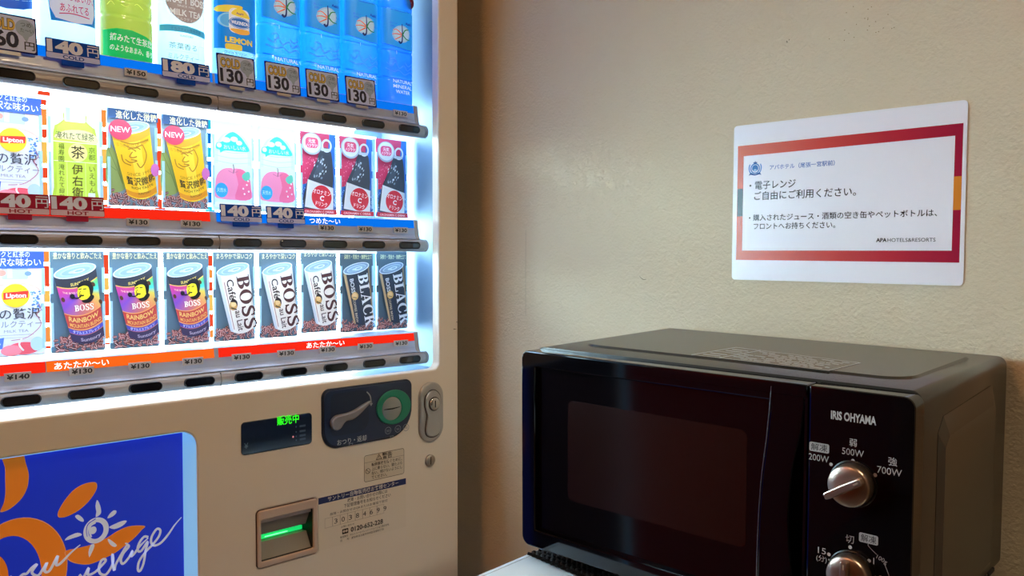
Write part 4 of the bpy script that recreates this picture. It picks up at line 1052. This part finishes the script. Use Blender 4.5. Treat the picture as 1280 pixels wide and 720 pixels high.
# ------------------------------------------------------------------ notice on the wall (local x to the right along the wall)
sgn = MB()
SW, SH = .303, .216
sgn.prism([rr(-SW/2, 0, SW/2, SH, .005, 5)], 0, .0008, mat('#f4f4fa', .22, name='laminate_edge', coat=.3))
a = Art(sgn, .00085, -SW/2, SH, rough=.25)
def fl(x, y): return (x, -y)
a.poly([fl(2.5, 2.5), fl(300.5, 2.5), fl(300.5, 213.5), fl(2.5, 213.5)][::-1], '#f6f4fb')
def ramp_mat():
    m, nt, b_, L = new_mat('notice_border_print')
    tc = nt.nodes.new('ShaderNodeTexCoord'); sp = nt.nodes.new('ShaderNodeSeparateXYZ'); L.new(tc.outputs['Object'], sp.inputs[0])
    mr = nt.nodes.new('ShaderNodeMapRange'); mr.inputs[1].default_value = -.145; mr.inputs[2].default_value = .15; L.new(sp.outputs[0], mr.inputs[0])
    r = nt.nodes.new('ShaderNodeValToRGB'); cr = r.color_ramp; cr.elements[0].color = lin('#dc5a2a'); cr.elements[1].color = lin('#a3173a')
    e = cr.elements.new(.35); e.color = lin('#d0402c'); e = cr.elements.new(.7); e.color = lin('#bd2434')
    L.new(mr.outputs[0], r.inputs[0]); L.new(r.outputs[0], b_.inputs['Base Color']); b_.inputs['Roughness'].default_value = .25
    return m
a.poly([fl(6.6, 28.5), fl(298.8, 26.5), fl(298.3, 188.9), fl(6.3, 188.1)][::-1], ramp_mat(), [[fl(15.8, 43.2), fl(290.2, 40.4), fl(289.6, 174.8), fl(15.6, 175)]])
a.rect(6.9, -127, 15.6, -88.5, '#22322c'); a.rect(289.9, -127.2, 298.4, -88, '#e08a2c')
a.text('アパホテル（尾張一宮駅前）', 101, -64.3, 7.2, '#2f66b8', wd=91, bold=.01)
a.text('・電子レンジ', 25.5, -89.6, 12.6, '#1e1e22', wd=68, align='l', bold=.008); a.text('ご自由にご利用ください。', 33, -104.3, 12.6, '#1e1e22', wd=142, align='l', bold=.008)
a.text('・購入されたジュース・酒類の空き缶やペットボトルは、', 25.5, -133.2, 9.6, '#1e1e22', wd=247, align='l', bold=.008); a.text('フロントへお持ちください。', 33, -145, 9.6, '#1e1e22', wd=116, align='l', bold=.008)
a.text('APA', 208, -164, 6.6, '#1e1e22', wd=13, bold=.03); a.text('HOTELS&RESORTS', 243.5, -164, 6.4, '#2c2c30', wd=56, bold=.0)
# blue crest
bx, by = 33.8, -61.5
a.poly(ell(bx, by, 7.2, 7.2), '#2f7cc4', [ell(bx, by, 5.6, 5.6)]); a.ell(bx, by+.3, 4.6, 4.6, '#1f6fbc'); a.ell(bx, by-2.6, 2.6, 2.0, '#9cc6ea')
a.poly([(bx-2.4, by+7), (bx+2.4, by+7), (bx+3, by+9), (bx+1, by+8.4), (bx, by+10.6), (bx-1, by+8.4), (bx-3, by+9)], '#1d4f9a')
for sx in (-1, 1):
    a.stroke([(bx+sx*2, by-8), (bx+sx*7.5, by-5), (bx+sx*9.2, by+1), (bx+sx*8, by+6)], 1.5, '#3f8ad0'); a.poly([(bx+sx*3, by-7), (bx+sx*9.5, by-9.4), (bx+sx*7.5, by-5.8)], '#1d4f9a')
a.stroke([(bx-6, by-7.6), (bx, by-8.6), (bx+6, by-7.6)], 1.8, '#1d4f9a')
sd = .00632
o = sgn.build('notice_sign'); tag(o, 'laminated white notice with red border taped on the beige wall', 'sign')
uu = Vector((0, -math.cos(sd), -math.sin(sd))); vv = Vector((0, -math.sin(sd), math.cos(sd))); ww = Vector((-1, 0, 0))
cen = Vector((XW-.0006, .47468, .07743+H))
o.matrix_world = frame_matrix(uu, vv, ww, cen-vv*SH/2)

# ------------------------------------------------------------------ microwave (local x along its front, y up, z out of its front)
ru = Vector((.03029165, -.99941845, -.01565808)); bu = Vector((.99927632, .02991935, .02348776)); uu = Vector((-.02300562, -.01635823, .9996015))
MP = Vector((.74438, .72252, -.35968+H))
mw = empty('microwave_oven', frame_matrix(ru, uu, -bu, MP), 'black microwave oven with two silver knobs on the white cabinet', 'microwave')
gloss = mat('#07070b', .06, name='black_gloss_plastic', spec=.36)
gloss2 = mat('#0a070a', .08, name='black_gloss_panel', spec=.42)
case_m = textured('charcoal_case_paint', '#35332f', .25, 1500, .12, .0003)
W_, H_, D_ = .4555, .2500, .311
FT = .024        # depth of the front moulding
b = MB()
b.prism([rr(.0035, .0095, W_-.0015, H_, .010, 6)], -D_, -FT-.002, case_m)
def emboss_top(b):
    z0, z1 = -.292, -.070
    lo = rr(.030, z0, .428, z1, .030, 8); k = len(lo)
    cx_, cz = .229, -.181
    up = [(cx_+(x-cx_)*.985, cz+(z-cz)*.975) for x, z in lo]
    v = [(x, H_-.0005, z) for x, z in lo]+[(x, H_+.0022, z) for x, z in up]
    b.add(v, [(i, k+i, k+(i+1) % k, (i+1) % k) for i in range(k)], case_m)
    t = tessellate_polygon([[Vector((x, z, 0)) for x, z in up]])
    b.add([(x, H_+.0022, z) for x, z in up], [tuple(q) for q in t], case_m)
emboss_top(b)
def side_panel(b):
    s0 = W_-.0015
    outer = [(-.262, .022), (-.070, .022), (-.070, .205), (-.085, .219), (-.250, .226), (-.262, .214)]
    inn = [(-.252, .034), (-.080, .034), (-.080, .190), (-.092, .200), (-.243, .206), (-.252, .198)]
    k = len(outer)
    b.add([(s0+.0004, y, z) for z, y in outer]+[(s0-.004+.0085, y, z) for z, y in inn], [(i, (i+1) % k, k+(i+1) % k, k+i) for i in range(k)], case_m)
    b.add([(s0+.0045, y, z) for z, y in inn], [tuple(range(k))], case_m)
    for i in range(5): b.box(s0-.001, s0+.0006, .012+.003*0, .016, -.285+.030*i, -.262+.030*i, mat('#0b0a0a', .8))
side_panel(b)
b.box(.01, W_-.01, .016, .2440, -FT-.004, -FT+.004, mat('#030303', .8))
body = b.build('oven_case', mw, .003)
# caution print on the top
b = MB()
b.add([(.192, H_+.0024, -.075), (.352, H_+.0024, -.068), (.356, H_+.0024, -.140), (.199, H_+.0024, -.165)], [(0, 1, 2, 3)], case_m)
pl_ = mat('#d2cfca', .5)
def tp(s, t): 
    p00, p10, p11, p01 = (.192, -.075), (.352, -.068), (.356, -.140), (.199, -.165)
    return ((p00[0]*(1-s)+p10[0]*s)*(1-t)+(p01[0]*(1-s)+p11[0]*s)*t, (p00[1]*(1-s)+p10[1]*s)*(1-t)+(p01[1]*(1-s)+p11[1]*s)*t)
def tline(s0, t0, s1, t1, wd):
    for (sa, ta, sb, tb) in ((s0, t0, s1, t1),):
        A, B_ = tp(sa, ta), tp(sb, tb); dx, dz_ = B_[0]-A[0], B_[1]-A[1]; l = math.hypot(dx, dz_); nx, nz = -dz_/l*wd/2, dx/l*wd/2
        b.add([(A[0]+nx, H_+.0026, A[1]+nz), (B_[0]+nx, H_+.0026, B_[1]+nz), (B_[0]-nx, H_+.0026, B_[1]-nz), (A[0]-nx, H_+.0026, A[1]-nz)], [(0, 1, 2, 3)], pl_)
for q in ((0, 0, 1, 0), (0, 1, 1, 1), (0, 0, 0, 1), (1, 0, 1, 1), (.22, 0, .22, 1), (0, .5, .22, .5)): tline(*q, .0012)
rn = random.Random(6)
for i in range(1, 8):
    s = .25
    while s < .94:
        e = s+rn.uniform(.02, .10)
        if rn.random() < .8: tline(s, i/8, min(e, .95), i/8, .0022)
        s = e+.012
for t_ in (.15, .3, .65, .8): tline(.04, t_, .18, t_, .0025)
b.build('caution_label', mw)
# front door
b = MB()
hl = smooth_path([(.3245, .229), (.3210, .19), (.3160, .145), (.3135, .09), (.3130, .029)], 5)           # left edge of the handle
win = [(.021, .029)]+[(.313, .029)]+list(reversed(hl))[1:]+[(.021, .229)]
hr_ = smooth_path([(.3590, .236), (.3560, .205), (.3480, .165), (.3450, .12), (.3480, .075), (.3560, .035), (.3590, .018)], 5)
scoop = [(.3596, .018), (.3596, .236)]+hr_
b.prism([rr(.0, .0072, .3605, H_-.002, (.012, .002, .002, .010), 6), win, scoop], -FT, 0, gloss, bev=.0018)
door = b.build('oven_door', mw)
b = MB()
b.box(.020, .3260, .027, .231, -.014, -.0072, gloss2); b.build('door_glass', door)
b = MB(); b.prism([scoop], -.020, -.018, mat('#020204', .25)); b.build('handle_recess', door)
def mesh_mat():
    m, nt, b_, L = new_mat('perforated_window_screen')
    tc = nt.nodes.new('ShaderNodeTexCoord'); mp = nt.nodes.new('ShaderNodeMapping'); mp.inputs['Scale'].default_value = (620, 620, 620); mp.inputs['Rotation'].default_value = (0, 0, math.radians(45))
    L.new(tc.outputs['Object'], mp.inputs[0]); v = nt.nodes.new('ShaderNodeTexVoronoi'); v.inputs['Scale'].default_value = 1.0; v.inputs['Randomness'].default_value = 0; L.new(mp.outputs[0], v.inputs['Vector'])
    r = nt.nodes.new('ShaderNodeValToRGB'); r.color_ramp.elements[0].position = .32; r.color_ramp.elements[1].position = .42
    r.color_ramp.elements[0].color = (.002, .0015, .0015, 1); r.color_ramp.elements[1].color = (.014, .005, .004, 1)  # red tint stands in for the room's red reflection
    L.new(v.outputs['Distance'], r.inputs[0]); L.new(r.outputs[0], b_.inputs['Base Color']); b_.inputs['Roughness'].default_value = .16; b_.inputs['Specular IOR Level'].default_value = .5
    return m
b = MB(); b.prism([rr(.0676, .0745, .2972, .1940, .008, 6)], -.0074, -.0070, mesh_mat()); b.build('window_screen', door)
glint_metal = mat('#8e9298', .2, metal=.8)
b = MB(); b.tube([(p[0]-.0004, p[1], -.0004) for p in smooth_path([(.3252, .2425), (.3245, .229), (.3210, .19), (.3160, .145), (.3135, .09), (.3130, .029), (.3132, .015)], 5)], .0006, glint_metal); b.build('handle_edge_glint', door)  # thin metal tube added as the highlight along the handle's edge
# control panel
b = MB()
b.prism([rr(.3622, .0072, .4560, H_-.002, (.002, .010, .010, .002), 6)], -FT, 0, gloss, bev=.0022)
a = Art(b, .00005, rough=.5, dz=1e-5)
g_ = '#a39a94'
a.text('IRIS OHYAMA', 403.6, 220.0, 10.4, '#b0a8a2', wd=40.5, bold=.035)
a.rect(363.7, 187.0, 382.4, 195.6, g_, 1.6); a.text('解凍', 373, 188.6, 7.2, '#1a1214', wd=15.5, bold=.02); a.text('200W', 372.8, 178.6, 8.6, g_, wd=19)
a.text('弱', 404, 198.2, 7.6, g_, bold=.02); a.text('500W', 404, 189.2, 8.6, g_, wd=19.5)
a.text('強', 438.6, 187.0, 8, g_, bold=.02); a.text('700W', 436, 178.0, 8.8, g_, wd=21)
for x, y in ((384.4, 177.6), (404.2, 184.6), (424.0, 175.4), (403.5, 105.0), (384.2, 93.4), (420.5, 97.0), (426.0, 83.4)): a.ell(x, y, 1.7, 1.7, g_, n=14)
a.text('切', 403, 109.2, 8.4, g_); a.rect(411.2, 112.4, 428.0, 121.0, g_, 1.6); a.text('解凍', 419.6, 114, 7.2, '#1a1214', wd=13.5, bold=.02)
a.text('1', 424.6, 95, 8.4, g_); a.text('2', 431.2, 80.5, 8.4, g_); a.text('15', 377.6, 92.2, 8.4, g_, wd=7.5); a.text('(分)', 377.4, 85.4, 6.4, g_, wd=10); a.text('100g', 431.0, 99.4, 5.4, g_, wd=9.5, rot=-20)
a.stroke([(419.5, 112.4), (420, 110), (427, 104.4)], .45, g_); a.stroke([(434, 97.5), (438, 88), (440, 78)], .45, g_)
for x, y in ((384.5, 88.4), (384.8, 84.2), (385.6, 79.4), (387, 75)): a.ell(x, y, .8, .8, g_, n=8)
cpn = b.build('control_panel', mw)
knob_m = textured('brushed_knob_metal', '#b9a596', .30, 900, .1, .0002, metal=.95)
def knob(cx_, cy_, ang):
    b = MB()
    b.lathe([(.0255, .0002), (.0255, .0006), (.0236, .0006)], mat('#020203', .3), (0, 0, 0), 40)
    b.lathe([(.0226, .0005), (.0226, .010), (.0219, .0128), (.0205, .0140), (.0120, .0150), (.0001, .0153)], knob_m, (0, 0, 0), 48)
    k = b.build('power_knob', cpn); k.location = (cx_, cy_, 0); k.rotation_euler = (0, 0, ang); k.scale = (.84, .84, .90)
    b = MB()     # grip bar across the knob, its pointer end towards +x
    fin = smooth_path([(-.0245, -.0036), (-.010, -.0042), (.012, -.0040), (.0185, -.0036), (.0195, 0), (.0185, .0036), (.012, .0040), (-.010, .0042), (-.0245, .0036), (-.0255, 0)], 3, True)
    b.prism([fin], .010, .0215, knob_m, bev=.0012)
    b.prism([rr(.0105, -.0009, .0165, .0009, .0008, 3)], .0214, .0217, mat('#efe2c8', .3, metal=.5))
    b.build('knob_grip', k)
knob(.4046, .1634, math.radians(32)); knob(.4050, .0808, math.radians(90))
for x, z in ((.05, -.05), (.405, -.05), (.05, -.27), (.405, -.27)):
    b = MB(); yb = (H-.3765+.0088)-(MP.z+ru.z*x-bu.z*z)
    b.lathe([(.011, yb), (.012, yb+.001), (.012, .013)], mat('#15151a', .6), (x, 0, z), 18, 'y'); b.build('oven_foot', mw)

# ------------------------------------------------------------------ white cabinet and the anti-slip mat under the oven
cang = .083
cd_ = Vector((math.cos(cang), math.sin(cang), 0)); cr_ = Vector((math.sin(cang), -math.cos(cang), 0))
TZ = H-.3765
cm = frame_matrix(cr_, (0, 0, 1), -cd_, Vector((.6622, .7310, 0)))
cab = empty('white_cabinet', cm, 'white cabinet under the microwave, its glossy top lit pale blue', 'cabinet')
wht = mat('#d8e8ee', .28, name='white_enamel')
b = MB()
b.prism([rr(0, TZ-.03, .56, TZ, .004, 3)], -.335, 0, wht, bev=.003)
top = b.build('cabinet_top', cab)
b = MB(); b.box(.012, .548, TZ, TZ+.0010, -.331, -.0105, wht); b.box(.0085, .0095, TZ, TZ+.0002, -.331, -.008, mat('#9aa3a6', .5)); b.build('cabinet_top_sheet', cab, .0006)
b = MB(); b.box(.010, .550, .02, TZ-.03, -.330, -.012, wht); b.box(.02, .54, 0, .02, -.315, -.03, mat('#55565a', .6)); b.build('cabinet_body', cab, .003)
mang = math.radians(-3.5)
mu = Vector((-math.sin(-.12), -math.cos(-.12), 0))
mat_u = Vector((-.1075, -.9942, 0)); mat_d = Vector((.9942, -.1075, 0))
mm = frame_matrix(mat_u, (0, 0, 1), -mat_d, Vector((.7615, .7290, TZ+.0011)))
b = MB(); rub = mat('#0d0e10', .45, name='black_rubber_lattice')
ML, MDp, sp_ = .44, .285, .0090
n1 = int((ML+MDp)/sp_)
def clipseg(c, sg):
    pts = []
    # line x - sg*z = c inside the rectangle 0<=x<=ML, 0<=z<=MDp  (z into the depth)
    z_lo, z_hi = 0, MDp
    xs = lambda z: c+sg*z
    zs = [0, MDp]
    lo, hi = 0, MDp
    if sg > 0: lo = max(lo, -c); hi = min(hi, ML-c)
    else: lo = max(lo, c-ML); hi = min(hi, c)
    if hi-lo < .004: return None
    k = max(2, int((hi-lo)/.00375))
    return [(xs(lo+(hi-lo)*i/k), (.0034)+.0016*math.sin(i*math.pi/1.2+.7*(1 if sg > 0 else 2)), -(lo+(hi-lo)*i/k)) for i in range(k+1)]
for i in range(-int(MDp/sp_), int(ML/sp_)+1):
    s_ = clipseg(i*sp_, 1)
    if s_: b.tube(s_, .0022, rub, 6)
for i in range(0, int((ML+MDp)/sp_)+1):
    s_ = clipseg(i*sp_, -1)
    if s_: b.tube(s_, .0022, rub, 6)
o = b.build('lattice_mat'); o.matrix_world = mm; tag(o, 'black lattice anti-slip mat between the microwave and white cabinet', 'mat')
